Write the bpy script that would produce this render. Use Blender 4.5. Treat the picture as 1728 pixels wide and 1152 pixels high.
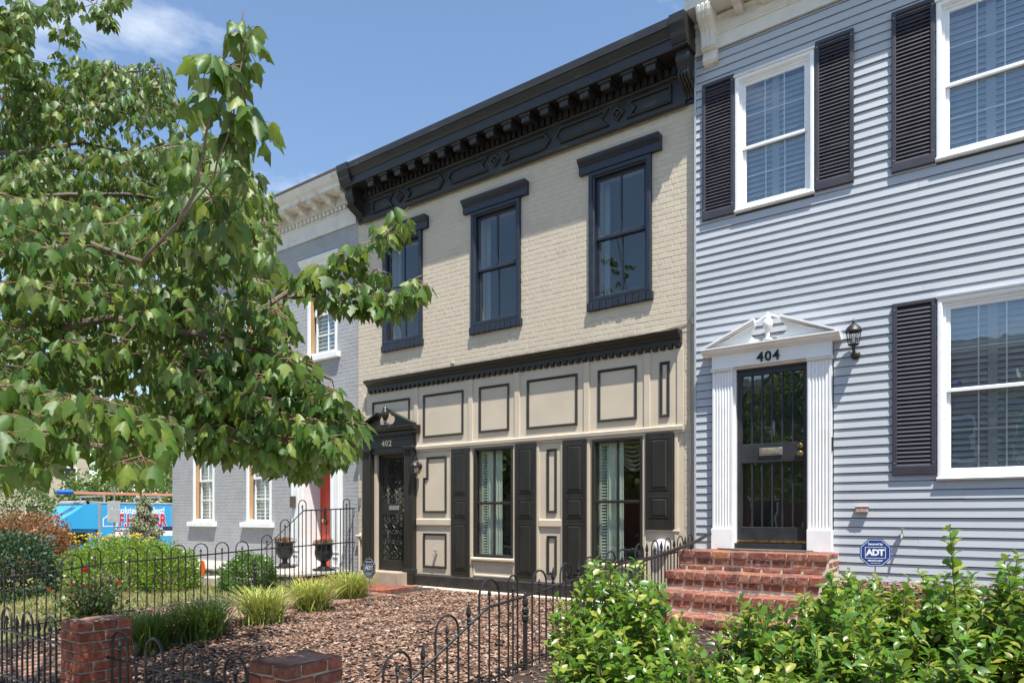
import bpy, math, random
import numpy as np
from mathutils import Vector, Matrix, Euler
for o in list(bpy.data.objects): bpy.data.objects.remove(o)
S = bpy.context.scene
COL = S.collection
RN = random.Random(11)
NP = np.random.default_rng(5)
# ------------------------------------------------------------------ camera, sky, sun, exposure
TH = math.atan(832 / 1152.0); CD = 8.2; EYE = 1.62
cam = bpy.data.cameras.new('camera'); camo = bpy.data.objects.new('camera', cam); COL.objects.link(camo)
camo.location = (0, -CD, EYE); camo.rotation_euler = (math.pi / 2, 0, TH)
cam.sensor_width = 36; cam.lens = 24; cam.shift_y = (868 - 576) / 1728.0; cam.clip_end = 2000; cam.clip_start = .05
S.camera = camo
SUNV = Vector((.64, -.49, 1.84)).normalized()
SUN_ELEV = math.asin(SUNV.z); SUN_ROT = math.atan2(SUNV.x, SUNV.y)
W_ = bpy.data.worlds.new('World'); S.world = W_; W_.use_nodes = True
nt = W_.node_tree; nt.nodes.clear()
sky = nt.nodes.new('ShaderNodeTexSky'); sky.sky_type = 'NISHITA'; sky.sun_disc = False
sky.sun_elevation = SUN_ELEV; sky.sun_rotation = SUN_ROT; sky.air_density = 1.25; sky.dust_density = .35; sky.ozone_density = 3.2
bg = nt.nodes.new('ShaderNodeBackground'); bg.inputs[1].default_value = .118
wo = nt.nodes.new('ShaderNodeOutputWorld')
# thin fair-weather clouds over the whole dome
tc = nt.nodes.new('ShaderNodeTexCoord'); mp = nt.nodes.new('ShaderNodeMapping'); mp.inputs['Scale'].default_value = (1.2, 1.2, 3.2); mp.inputs['Location'].default_value = (.35, .35, .1)
nz = nt.nodes.new('ShaderNodeTexNoise'); nz.inputs['Scale'].default_value = 2.6; nz.inputs['Detail'].default_value = 6; nz.inputs['Roughness'].default_value = .58
cr = nt.nodes.new('ShaderNodeValToRGB'); cr.color_ramp.elements[0].position = .54; cr.color_ramp.elements[1].position = .76
cr.color_ramp.elements[1].color = (.92, .92, .92, 1)
mx = nt.nodes.new('ShaderNodeMix'); mx.data_type = 'RGBA'; mx.inputs['B'].default_value = (6.0, 6.3, 6.8, 1)
L = nt.links.new
L(tc.outputs['Generated'], mp.inputs[0]); L(mp.outputs[0], nz.inputs['Vector']); L(nz.outputs[0], cr.inputs[0]); L(cr.outputs[0], mx.inputs['Factor'])
L(sky.outputs[0], mx.inputs['A']); L(mx.outputs['Result'], bg.inputs[0]); L(bg.outputs[0], wo.inputs[0])
sl = bpy.data.lights.new('sun', 'SUN'); sl.energy = 5.0; sl.angle = math.radians(.53); sl.color = (1, .955, .88)
so = bpy.data.objects.new('sun', sl); COL.objects.link(so); so.rotation_euler = (-SUNV).to_track_quat('-Z', 'Y').to_euler(); so.location = (10, -10, 30)
S.view_settings.view_transform = 'Standard'; S.view_settings.look = 'None'; S.view_settings.gamma = 1
S.view_settings.exposure = .75
S.render.engine = 'CYCLES'
# ------------------------------------------------------------------ pixel -> world
sT, cT = math.sin(TH), math.cos(TH)
def at(px, py, d):
    u = (px - 864) / 1152.0; v = (868 - py) / 1152.0
    return Vector(((-sT + u * cT) * d, -CD + (cT + u * sT) * d, EYE + v * d))
def onZ(px, py, z):
    return at(px, py, (EYE - z) * 1152.0 / (py - 868))
# ------------------------------------------------------------------ materials
MATS = {}
def mat(name, col, rough=.6, var=.12, scale=6, bump=0, bscale=60, metal=0, spec=.5, ornd=0, col2=None, c2lo=.55, c2hi=.7, c2scale=2.5, stretch=(1, 1, 1), coat=0, detail=5):
    if name in MATS: return MATS[name]
    m = bpy.data.materials.new(name); m.use_nodes = True; t = m.node_tree; N = t.nodes; K = t.links.new
    b = N['Principled BSDF']; b.inputs['Roughness'].default_value = rough; b.inputs['Metallic'].default_value = metal; b.inputs['Specular IOR Level'].default_value = spec
    if coat: b.inputs['Coat Weight'].default_value = coat; b.inputs['Coat Roughness'].default_value = .15
    g = N.new('ShaderNodeNewGeometry'); mpn = N.new('ShaderNodeMapping'); mpn.inputs['Scale'].default_value = stretch
    K(g.outputs['Position'], mpn.inputs[0])
    n1 = N.new('ShaderNodeTexNoise'); n1.inputs['Scale'].default_value = scale; n1.inputs['Detail'].default_value = detail; K(mpn.outputs[0], n1.inputs['Vector'])
    mr = N.new('ShaderNodeMapRange'); mr.inputs[1].default_value = .3; mr.inputs[2].default_value = .7; mr.inputs[3].default_value = 1 - var; mr.inputs[4].default_value = 1 + var
    K(n1.outputs[0], mr.inputs[0])
    fac = mr.outputs[0]
    if ornd:
        oi = N.new('ShaderNodeObjectInfo'); m2 = N.new('ShaderNodeMapRange'); m2.inputs[3].default_value = 1 - ornd; m2.inputs[4].default_value = 1 + ornd; K(oi.outputs['Random'], m2.inputs[0])
        mm = N.new('ShaderNodeMath'); mm.operation = 'MULTIPLY'; K(fac, mm.inputs[0]); K(m2.outputs[0], mm.inputs[1]); fac = mm.outputs[0]
    base = N.new('ShaderNodeRGB'); base.outputs[0].default_value = (*col, 1); src = base.outputs[0]
    if col2:
        n2 = N.new('ShaderNodeTexNoise'); n2.inputs['Scale'].default_value = c2scale; n2.inputs['Detail'].default_value = 7; K(mpn.outputs[0], n2.inputs['Vector'])
        m3 = N.new('ShaderNodeMapRange'); m3.inputs[1].default_value = c2lo; m3.inputs[2].default_value = c2hi; K(n2.outputs[0], m3.inputs[0])
        mi = N.new('ShaderNodeMix'); mi.data_type = 'RGBA'; K(m3.outputs[0], mi.inputs['Factor']); K(src, mi.inputs['A']); mi.inputs['B'].default_value = (*col2, 1); src = mi.outputs['Result']
    hs = N.new('ShaderNodeHueSaturation'); K(fac, hs.inputs['Value']); K(src, hs.inputs['Color']); K(hs.outputs[0], b.inputs['Base Color'])
    rr = N.new('ShaderNodeMapRange'); rr.inputs[1].default_value = .3; rr.inputs[2].default_value = .7; rr.inputs[3].default_value = max(.02, rough - .08); rr.inputs[4].default_value = min(1, rough + .08); K(n1.outputs[0], rr.inputs[0]); K(rr.outputs[0], b.inputs['Roughness'])
    if bump:
        n3 = N.new('ShaderNodeTexNoise'); n3.inputs['Scale'].default_value = bscale; n3.inputs['Detail'].default_value = 4; K(mpn.outputs[0], n3.inputs['Vector'])
        bp = N.new('ShaderNodeBump'); bp.inputs['Strength'].default_value = bump; bp.inputs['Distance'].default_value = .01; K(n3.outputs[0], bp.inputs['Height']); K(bp.outputs[0], b.inputs['Normal'])
    MATS[name] = m; return m
def rampmat(name, cols, rough=.8, bump=.3, bscale=50, attr=False, var=.15, scale=25, smear=None):
    """colour picked per object (or per piece through the attribute rnd), with grain"""
    m = bpy.data.materials.new(name); m.use_nodes = True; t = m.node_tree; N = t.nodes; K = t.links.new
    b = N['Principled BSDF']; b.inputs['Roughness'].default_value = rough; b.inputs['Specular IOR Level'].default_value = .3
    if attr:
        a = N.new('ShaderNodeAttribute'); a.attribute_name = 'rnd'; fo = a.outputs['Fac']
    else:
        a = N.new('ShaderNodeObjectInfo'); fo = a.outputs['Random']
    r = N.new('ShaderNodeValToRGB'); r.color_ramp.interpolation = 'LINEAR'
    e = r.color_ramp.elements
    while len(e) < len(cols): e.new(.5)
    for i, c in enumerate(cols): e[i].position = i / (len(cols) - 1); e[i].color = (*c, 1)
    K(fo, r.inputs[0])
    g = N.new('ShaderNodeNewGeometry'); n1 = N.new('ShaderNodeTexNoise'); n1.inputs['Scale'].default_value = scale; n1.inputs['Detail'].default_value = 6; K(g.outputs['Position'], n1.inputs['Vector'])
    mr = N.new('ShaderNodeMapRange'); mr.inputs[1].default_value = .3; mr.inputs[2].default_value = .7; mr.inputs[3].default_value = 1 - var; mr.inputs[4].default_value = 1 + var; K(n1.outputs[0], mr.inputs[0])
    hs = N.new('ShaderNodeHueSaturation'); K(mr.outputs[0], hs.inputs['Value']); K(r.outputs[0], hs.inputs['Color'])
    if smear:
        n4 = N.new('ShaderNodeTexNoise'); n4.inputs['Scale'].default_value = 14; n4.inputs['Detail'].default_value = 8; K(g.outputs['Position'], n4.inputs['Vector']); m4 = N.new('ShaderNodeMapRange'); m4.inputs[1].default_value = .52; m4.inputs[2].default_value = .72; m4.inputs[4].default_value = .5; K(n4.outputs[0], m4.inputs[0])
        mi = N.new('ShaderNodeMix'); mi.data_type = 'RGBA'; K(m4.outputs[0], mi.inputs['Factor']); K(hs.outputs[0], mi.inputs['A']); mi.inputs['B'].default_value = (*smear, 1); K(mi.outputs['Result'], b.inputs['Base Color'])
    else: K(hs.outputs[0], b.inputs['Base Color'])
    n3 = N.new('ShaderNodeTexNoise'); n3.inputs['Scale'].default_value = bscale; K(g.outputs['Position'], n3.inputs['Vector'])
    bp = N.new('ShaderNodeBump'); bp.inputs['Strength'].default_value = bump; bp.inputs['Distance'].default_value = .008; K(n3.outputs[0], bp.inputs['Height']); K(bp.outputs[0], b.inputs['Normal'])
    return m
def leafmat(name, cols, under, rough=.4, trans=.3, tcol=(.25, .42, .04), spec=.5):
    m = bpy.data.materials.new(name); m.use_nodes = True; t = m.node_tree; N = t.nodes; K = t.links.new
    b = N['Principled BSDF']; b.inputs['Roughness'].default_value = rough; b.inputs['Specular IOR Level'].default_value = spec
    a = N.new('ShaderNodeAttribute'); a.attribute_name = 'rnd'; oi = N.new('ShaderNodeObjectInfo')
    ad = N.new('ShaderNodeMath'); ad.operation = 'ADD'; K(a.outputs['Fac'], ad.inputs[0]); K(oi.outputs['Random'], ad.inputs[1])
    fr = N.new('ShaderNodeMath'); fr.operation = 'FRACT'; K(ad.outputs[0], fr.inputs[0])
    r = N.new('ShaderNodeValToRGB'); e = r.color_ramp.elements
    while len(e) < len(cols): e.new(.5)
    for i, c in enumerate(cols): e[i].position = i / (len(cols) - 1); e[i].color = (*c, 1)
    K(fr.outputs[0], r.inputs[0])
    g = N.new('ShaderNodeNewGeometry'); mi = N.new('ShaderNodeMix'); mi.data_type = 'RGBA'; K(g.outputs['Backfacing'], mi.inputs['Factor']); K(r.outputs[0], mi.inputs['A']); mi.inputs['B'].default_value = (*under, 1)
    n1 = N.new('ShaderNodeTexNoise'); n1.inputs['Scale'].default_value = 60; K(g.outputs['Position'], n1.inputs['Vector'])
    mr = N.new('ShaderNodeMapRange'); mr.inputs[1].default_value = .3; mr.inputs[2].default_value = .7; mr.inputs[3].default_value = .85; mr.inputs[4].default_value = 1.15; K(n1.outputs[0], mr.inputs[0])
    hs = N.new('ShaderNodeHueSaturation'); K(mr.outputs[0], hs.inputs['Value']); K(mi.outputs['Result'], hs.inputs['Color']); K(hs.outputs[0], b.inputs['Base Color'])
    tr = N.new('ShaderNodeBsdfTranslucent'); tr.inputs[0].default_value = (*tcol, 1)
    ms = N.new('ShaderNodeMixShader'); ms.inputs[0].default_value = trans; out = N['Material Output']
    K(b.outputs[0], ms.inputs[1]); K(tr.outputs[0], ms.inputs[2]); K(ms.outputs[0], out.inputs[0])
    return m
def glassmat(name, tint=(.75, .8, .8), boost=2.0, rough=0.0, wav=.0):
    m = bpy.data.materials.new(name); m.use_nodes = True; t = m.node_tree; N = t.nodes; K = t.links.new; N.remove(N['Principled BSDF'])
    tr = N.new('ShaderNodeBsdfTransparent'); tr.inputs[0].default_value = (*tint, 1)
    gl = N.new('ShaderNodeBsdfGlossy'); gl.inputs['Roughness'].default_value = rough; gl.inputs[0].default_value = (.95, .97, 1, 1)
    lw = N.new('ShaderNodeLayerWeight'); lw.inputs[0].default_value = .5
    pw = N.new('ShaderNodeMath'); pw.operation = 'POWER'; pw.inputs[1].default_value = 5; K(lw.outputs['Facing'], pw.inputs[0])
    fr = N.new('ShaderNodeMath'); fr.operation = 'MULTIPLY_ADD'; fr.inputs[1].default_value = .96; fr.inputs[2].default_value = .04; K(pw.outputs[0], fr.inputs[0])
    mu = N.new('ShaderNodeMath'); mu.operation = 'MULTIPLY'; mu.inputs[1].default_value = boost; mu.use_clamp = True; K(fr.outputs[0], mu.inputs[0])
    if wav:
        g = N.new('ShaderNodeNewGeometry'); n = N.new('ShaderNodeTexNoise'); n.inputs['Scale'].default_value = 3; K(g.outputs['Position'], n.inputs['Vector'])
        bp = N.new('ShaderNodeBump'); bp.inputs['Strength'].default_value = wav; bp.inputs['Distance'].default_value = .02; K(n.outputs[0], bp.inputs['Height']); K(bp.outputs[0], gl.inputs['Normal'])
    ms = N.new('ShaderNodeMixShader'); K(mu.outputs[0], ms.inputs[0]); K(tr.outputs[0], ms.inputs[1]); K(gl.outputs[0], ms.inputs[2]); K(ms.outputs[0], N['Material Output'].inputs[0])
    return m
M_TAN = mat('tan_paint', (.57, .487, .372), .55, .05, 3, .12, 90, col2=(.48, .41, .31), c2lo=.6, c2hi=.85, c2scale=1.3)
M_TANBRICK = mat('tan_painted_brick', (.57, .487, .372), .6, .05, 9, .25, 120, ornd=.035, col2=(.47, .40, .30), c2lo=.58, c2hi=.85, c2scale=1.6)
M_CHAR = mat('charcoal_paint', (.024, .0228, .022), .45, .25, 5, .15, 50, col2=(.075, .07, .065), c2lo=.62, c2hi=.8, c2scale=5, stretch=(.5, 1, 1.6))
M_NAVY = mat('navy_paint', (.016, .021, .034), .4, .15, 8, .1, 80)
M_BLK = mat('black_brown_paint', (.022, .020, .016), .42, .15, 6, .1, 60, stretch=(1, 1, .3))
M_BASE = mat('dark_base_paint', (.030, .026, .021), .6, .25, 7, .2, 60, col2=(.09, .075, .06), c2lo=.6, c2hi=.8)
M_SIDING = mat('blue_grey_siding', (.42, .443, .472), .5, .035, 4, .05, 200, ornd=.03, col2=(.37, .39, .41), c2lo=.58, c2hi=.85, c2scale=1.2, stretch=(.35, 1, 1))
M_SHUT = mat('dark_shutter_vinyl', (.040, .038, .050), .5, .1, 6, .05, 100, ornd=.08)
M_WHITE = mat('white_paint', (.80, .80, .79), .5, .04, 5, .08, 80, col2=(.66, .63, .57), c2lo=.62, c2hi=.85, c2scale=3)
M_VINYL = mat('white_vinyl', (.82, .82, .81), .35, .03, 4)
M_CREAM = mat('weathered_cream_paint', (.70, .665, .60), .6, .08, 5, .2, 60, col2=(.46, .37, .27), c2lo=.58, c2hi=.78, c2scale=4)
M_GREY = mat('grey_painted_brick', (.37, .368, .372), .6, .06, 5, .2, 90, ornd=.04, col2=(.32, .318, .32), c2lo=.5, c2hi=.8, c2scale=2)
M_IRON = mat('black_iron', (.018, .017, .017), .42, .25, 20, .25, 120, col2=(.055, .04, .032), c2lo=.62, c2hi=.78, c2scale=12)
M_DOORG = mat('dark_grey_door', (.030, .031, .036), .38, .12, 8)
M_BRASS = mat('brass', (.55, .40, .16), .3, .2, 20, metal=1)
M_STEEL = mat('worn_steel', (.42, .40, .37), .4, .2, 20, metal=.8)
M_RED = mat('red_door_paint', (.62, .065, .03), .4, .06, 5)
M_CONC = mat('concrete', (.42, .39, .345), .85, .1, 4, .3, 60, col2=(.30, .28, .25), c2lo=.5, c2hi=.75)
M_STONE = mat('grey_stone', (.33, .31, .285), .85, .2, 5, .5, 30, ornd=.15)
M_TANSTONE = mat('tan_stone', (.38, .31, .235), .8, .12, 6, .3, 60)
M_MORTAR = mat('mortar', (.60, .52, .42), .9, .15, 20, .5, 60)
M_MORTARG = mat('old_mortar', (.30, .265, .225), .9, .2, 15, .5, 60)
M_ASPH = mat('asphalt', (.052, .052, .053), .85, .15, 30, .3, 80)
M_SOIL = mat('mulch_soil', (.030, .02, .016), .95, .35, 25, .6, 40)
M_GROUND = mat('ground_soil', (.12, .10, .07), .95, .2, 3)
M_LAWN = mat('lawn_soil', (.20, .17, .075), .95, .25, 4, .4, 40, col2=(.13, .15, .05), c2lo=.45, c2hi=.65, c2scale=3)
M_DARK = mat('dark_interior', (.03, .03, .032), .9, .1)
M_CURT = mat('pale_green_curtain', (.80, .83, .68), .8, .08, 6)
M_BLIND = mat('white_blind', (.80, .81, .80), .6, .05, 4)
M_VALAN = mat('beige_valance', (.42, .38, .26), .8, .2, 20)
M_BARK = mat('maple_bark', (.15, .115, .085), .85, .3, 18, .6, 40)
M_TWIG = mat('red_twig', (.16, .09, .05), .6, .3, 20)
M_ORWOOD = mat('bare_wood', (.45, .27, .12), .6, .15, 8, stretch=(1, 1, .3))
M_BRICK = rampmat('red_brick', [(.17, .066, .05), (.26, .095, .065), (.31, .135, .09), (.22, .08, .062), (.13, .065, .055), (.40, .17, .085)], .85, .7, 50, var=.3, smear=(.46, .34, .25))
M_PIERBRICK = rampmat('old_red_brick', [(.17, .055, .035), (.27, .08, .045), (.32, .11, .065), (.22, .065, .045), (.14, .06, .045)], .88, .7, 45, var=.3, smear=(.24, .17, .12))
M_PATHB = rampmat('dusty_path_brick', [(.22, .13, .095), (.30, .19, .14), (.26, .15, .11), (.34, .23, .17)], .9, .4, 50)
M_CHIP = rampmat('bark_chips', [(.05, .026, .018), (.15, .082, .054), (.25, .15, .106), (.35, .245, .185), (.085, .046, .032), (.21, .107, .066), (.45, .35, .28)], .9, .4, 60, attr=True, var=.25, scale=60)
M_LEAF = leafmat('maple_leaf', [(.034, .08, .015), (.058, .125, .02), (.08, .15, .026), (.046, .105, .02), (.11, .175, .028), (.17, .215, .03), (.052, .115, .022), (.028, .07, .013)], (.17, .215, .09), .46, .28, (.32, .46, .05), .36)
M_LAUREL = leafmat('glossy_laurel_leaf', [(.035, .095, .012), (.06, .15, .016), (.10, .22, .02), (.045, .12, .014), (.19, .28, .03), (.30, .30, .05), (.05, .13, .015)], (.14, .24, .06), .33, .22, (.35, .55, .05), .5)
M_BOX = leafmat('boxwood_leaf', [(.08, .17, .02), (.13, .25, .02), (.19, .32, .025), (.10, .2, .02)], (.14, .22, .05), .4, .25, (.4, .5, .05))
M_BOX2 = leafmat('dark_boxwood_leaf', [(.045, .12, .02), (.07, .17, .025), (.11, .22, .03), (.05, .13, .02)], (.09, .16, .05), .35, .2, (.3, .45, .05))
M_DKLEAF = leafmat('dark_evergreen_leaf', [(.018, .05, .022), (.03, .075, .03), (.022, .06, .025), (.04, .09, .03)], (.05, .09, .05), .55, .12, (.1, .2, .04))
M_TREELEAF = leafmat('street_tree_leaf', [(.05, .10, .025), (.08, .14, .03), (.11, .17, .04), (.06, .11, .03), (.2, .22, .06)], (.1, .15, .06), .5, .25, (.3, .4, .06))
M_JMAP = leafmat('bronze_maple_leaf', [(.20, .085, .04), (.28, .14, .065), (.34, .19, .09), (.16, .06, .035), (.24, .17, .07)], (.26, .15, .08), .5, .25, (.45, .22, .06))
M_ROSE = leafmat('rose_leaf', [(.05, .10, .02), (.07, .14, .03), (.045, .09, .02), (.09, .15, .03)], (.09, .13, .05), .4, .2, (.25, .4, .05))
M_SPRUCE = leafmat('spruce_needle', [(.17, .20, .11), (.24, .25, .14), (.30, .27, .14), (.20, .22, .13)], (.2, .2, .12), .6, .1)
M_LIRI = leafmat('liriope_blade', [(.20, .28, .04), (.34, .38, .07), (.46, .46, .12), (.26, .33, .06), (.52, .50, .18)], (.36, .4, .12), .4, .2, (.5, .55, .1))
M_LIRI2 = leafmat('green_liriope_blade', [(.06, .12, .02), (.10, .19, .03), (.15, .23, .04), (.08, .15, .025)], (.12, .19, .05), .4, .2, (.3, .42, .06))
M_GRASS = leafmat('lawn_blade', [(.16, .19, .05), (.3, .29, .1), (.22, .22, .06), (.35, .31, .14)], (.2, .2, .08), .6, .2)
M_YEL = mat('yellow_petal', (.80, .58, .02), .5, .1, 30)
M_ROSEF = mat('red_petal', (.45, .015, .03), .5, .2, 40)
M_GLASS = glassmat('window_glass', (.90, .93, .92), 1.5, 0, .05)
M_GLASSD = glassmat('double_glazing', (.86, .89, .90), 2.6, 0, .06)
M_LGLASS = glassmat('lantern_glass', (.92, .94, .92), 1.5)
# ------------------------------------------------------------------ mesh helpers
class MB:
    def __init__(s): s.v = []; s.f = []
    def add(s, vs, fs):
        n = len(s.v); s.v += [tuple(p) for p in vs]; s.f += [tuple(i + n for i in f) for f in fs]; return s
    def box(s, x0, x1, y0, y1, z0, z1):
        return s.add([(x0, y0, z0), (x1, y0, z0), (x1, y1, z0), (x0, y1, z0), (x0, y0, z1), (x1, y0, z1), (x1, y1, z1), (x0, y1, z1)],
                     [(0, 3, 2, 1), (4, 5, 6, 7), (0, 1, 5, 4), (1, 2, 6, 5), (2, 3, 7, 6), (3, 0, 4, 7)])
    def cbox(s, x0, x1, y0, y1, z0, z1, c=.004, j=0):
        """box with chamfered edges; j jitters the corners"""
        r = lambda: RN.uniform(-j, j) if j else 0
        P = {}
        vs = []; X = (x0, x1); Y = (y0, y1); Z = (z0, z1); sg = (1, -1)
        for a in (0, 1):
            for b in (0, 1):
                for d in (0, 1):
                    q = (r(), r(), r())
                    for k in range(3):
                        p = [X[a] + q[0], Y[b] + q[1], Z[d] + q[2]]
                        for m, q2 in ((0, a), (1, b), (2, d)):
                            if m != k: p[m] += c * sg[q2]
                        P[(a, b, d, k)] = len(vs); vs.append(p)
        f = []
        for k in range(3):
            for e in (0, 1):
                o = [i for i in range(3) if i != k]
                def key(p, q):
                    t = [0, 0, 0]; t[k] = e; t[o[0]] = p; t[o[1]] = q; return P[(t[0], t[1], t[2], k)]
                f.append((key(0, 0), key(1, 0), key(1, 1), key(0, 1)))
        for k in range(3):
            o = [i for i in range(3) if i != k]
            for p in (0, 1):
                for q in (0, 1):
                    def t(e): a = [0, 0, 0]; a[k] = e; a[o[0]] = p; a[o[1]] = q; return tuple(a)
                    f.append((P[t(0) + (o[0],)], P[t(1) + (o[0],)], P[t(1) + (o[1],)], P[t(0) + (o[1],)]))
        for a in (0, 1):
            for b in (0, 1):
                for d in (0, 1): f.append((P[(a, b, d, 0)], P[(a, b, d, 1)], P[(a, b, d, 2)]))
        return s.add(vs, f)
    def prism(s, poly, axis, a, b):
        """poly: 2-D points; axis x -> (y,z), y -> (x,z), z -> (x,y)"""
        n = len(poly); P = {'x': lambda t, p: (t, p[0], p[1]), 'y': lambda t, p: (p[0], t, p[1]), 'z': lambda t, p: (p[0], p[1], t)}[axis]
        return s.add([P(a, p) for p in poly] + [P(b, p) for p in poly],
                     [tuple(range(n - 1, -1, -1)), tuple(range(n, 2 * n))] + [(i, (i + 1) % n, n + (i + 1) % n, n + i) for i in range(n)])
    def frame(s, pts, prof, cap=False):
        """closed XZ outline swept through (inset, y) steps, mitred"""
        n = len(pts); A = sum(pts[i][0] * pts[(i + 1) % n][1] - pts[(i + 1) % n][0] * pts[i][1] for i in range(n))
        if A < 0: pts = pts[::-1]
        mit = []
        for i in range(n):
            p0, p1, p2 = (Vector(pts[(i + k) % n]) for k in (-1, 0, 1))
            a = (p1 - p0).normalized(); b = (p2 - p1).normalized(); na = Vector((-a.y, a.x)); nb = Vector((-b.y, b.x)); mit.append((na + nb) / max(.25, 1 + na.dot(nb)))
        vs = []; fs = []
        for k, (d, y) in enumerate(prof):
            for i in range(n): q = Vector(pts[i]) + mit[i] * d; vs.append((q.x, y, q.y))
            if k: fs += [((k - 1) * n + i, (k - 1) * n + (i + 1) % n, k * n + (i + 1) % n, k * n + i) for i in range(n)]
        if cap: fs.append(tuple((len(prof) - 1) * n + i for i in range(n)))
        return s.add(vs, fs)
    def rframe(s, x0, x1, z0, z1, prof, cap=False): return s.frame([(x0, z0), (x1, z0), (x1, z1), (x0, z1)], prof, cap)
    def tube(s, pts, r, n=6, closed=False, caps=True):
        pts = [Vector(p) for p in pts]; m = len(pts); rr = r if isinstance(r, (list, tuple)) else [r] * m
        vs = []; up = None
        for i, p in enumerate(pts):
            if closed: t = (pts[(i + 1) % m] - pts[i - 1]).normalized()
            else: t = (pts[min(i + 1, m - 1)] - pts[max(i - 1, 0)]).normalized()
            if up is None: up = Vector((0, 0, 1)) if abs(t.z) < .9 else Vector((1, 0, 0))
            u = up - t * up.dot(t)
            if u.length < 1e-4: u = Vector((0, 1, 0)) - t * t.y
            u.normalize(); up = u; w = t.cross(u)
            for k in range(n):
                a = 2 * math.pi * k / n; vs.append(p + (u * math.cos(a) + w * math.sin(a)) * rr[i])
        fs = []
        for i in range(m if closed else m - 1):
            j = (i + 1) % m; fs += [(i * n + k, i * n + (k + 1) % n, j * n + (k + 1) % n, j * n + k) for k in range(n)]
        if caps and not closed: fs += [tuple(range(n - 1, -1, -1)), tuple((m - 1) * n + k for k in range(n))]
        return s.add(vs, fs)
    def lathe(s, prof, c=(0, 0, 0), n=12):
        """prof: (r, z) from bottom to top"""
        vs = []; fs = []
        for r, z in prof:
            for k in range(n): a = 2 * math.pi * k / n; vs.append((c[0] + r * math.cos(a), c[1] + r * math.sin(a), c[2] + z))
        for i in range(len(prof) - 1): fs += [(i * n + k, i * n + (k + 1) % n, (i + 1) * n + (k + 1) % n, (i + 1) * n + k) for k in range(n)]
        fs += [tuple(range(n - 1, -1, -1)), tuple((len(prof) - 1) * n + k for k in range(n))]
        return s.add(vs, fs)
    def mesh(s, name, smooth=False, fix=True):
        me = bpy.data.meshes.new(name); me.from_pydata(s.v, [], s.f)
        if fix:
            import bmesh
            b = bmesh.new(); b.from_mesh(me); bmesh.ops.recalc_face_normals(b, faces=b.faces); b.to_mesh(me); b.free()
        if smooth:
            me.polygons.foreach_set('use_smooth', [True] * len(me.polygons))
            if smooth != 'all':
                try: me.set_sharp_from_angle(angle=math.radians(40))
                except Exception: pass
        me.update(); return me
WM = {}
def obj(name, mb, m=None, parent=None, loc=(0, 0, 0), rot=(0, 0, 0), smooth=False, kind=None, label=None, local=False, scale=None):
    me = mb.mesh(name, smooth) if isinstance(mb, MB) else mb
    if m is not None and me is not None and len(me.materials) == 0: me.materials.append(m)
    o = bpy.data.objects.new(name, me); COL.objects.link(o)
    o.location = loc; o.rotation_euler = rot
    if scale: o.scale = scale if isinstance(scale, (tuple, list)) else (scale,) * 3
    Mw = Matrix.LocRotScale(Vector(loc), Euler(rot), o.scale)
    if parent is not None:
        o.parent = parent
        if local: Mw = WM[parent.name] @ Mw
        else: o.matrix_parent_inverse = WM[parent.name].inverted()
    WM[o.name] = Mw
    if kind: o['kind'] = kind
    if label: o['label'] = label
    return o
def thing(name, label, cat, loc=(0, 0, 0), rz=0, group=None):
    o = obj(name, None, None, None, loc, (0, 0, rz)); o['label'] = label; o['category'] = cat; o.empty_display_size = .2
    if group: o['group'] = group
    return o
def tag(o, label, cat=None, group=None, kind=None):
    o['label'] = label
    if cat: o['category'] = cat
    if group: o['group'] = group
    if kind: o['kind'] = kind
    return o
def bxo(name, x0, x1, y0, y1, z0, z1, m, parent=None, c=0, **k):
    b = MB(); (b.cbox(x0, x1, y0, y1, z0, z1, c) if c else b.box(x0, x1, y0, y1, z0, z1)); return obj(name, b, m, parent, **k)
def wallholes(b, x0, x1, z0, z1, holes, yf, yb):
    xs = sorted({x0, x1, *[h[0] for h in holes], *[h[1] for h in holes]}); zs = sorted({z0, z1, *[h[2] for h in holes], *[h[3] for h in holes]})
    def isin(xa, xb, za, zb):
        return any(xa >= h[0] - 1e-6 and xb <= h[1] + 1e-6 and za >= h[2] - 1e-6 and zb <= h[3] + 1e-6 for h in holes)
    for i in range(len(xs) - 1):
        for j in range(len(zs) - 1):
            if isin(xs[i], xs[i + 1], zs[j], zs[j + 1]): continue
            b.add([(xs[i], yf, zs[j]), (xs[i + 1], yf, zs[j]), (xs[i + 1], yf, zs[j + 1]), (xs[i], yf, zs[j + 1])], [(0, 1, 2, 3)])
            b.add([(xs[i], yb, zs[j]), (xs[i + 1], yb, zs[j]), (xs[i + 1], yb, zs[j + 1]), (xs[i], yb, zs[j + 1])], [(3, 2, 1, 0)])
    for h in holes:
        b.add([(h[0], yf, h[2]), (h[0], yb, h[2]), (h[0], yb, h[3]), (h[0], yf, h[3])], [(0, 1, 2, 3)])
        b.add([(h[1], yf, h[2]), (h[1], yb, h[2]), (h[1], yb, h[3]), (h[1], yf, h[3])], [(3, 2, 1, 0)])
        b.add([(h[0], yf, h[3]), (h[1], yf, h[3]), (h[1], yb, h[3]), (h[0], yb, h[3])], [(3, 2, 1, 0)])
        b.add([(h[0], yf, h[2]), (h[1], yf, h[2]), (h[1], yb, h[2]), (h[0], yb, h[2])], [(0, 1, 2, 3)])
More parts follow.
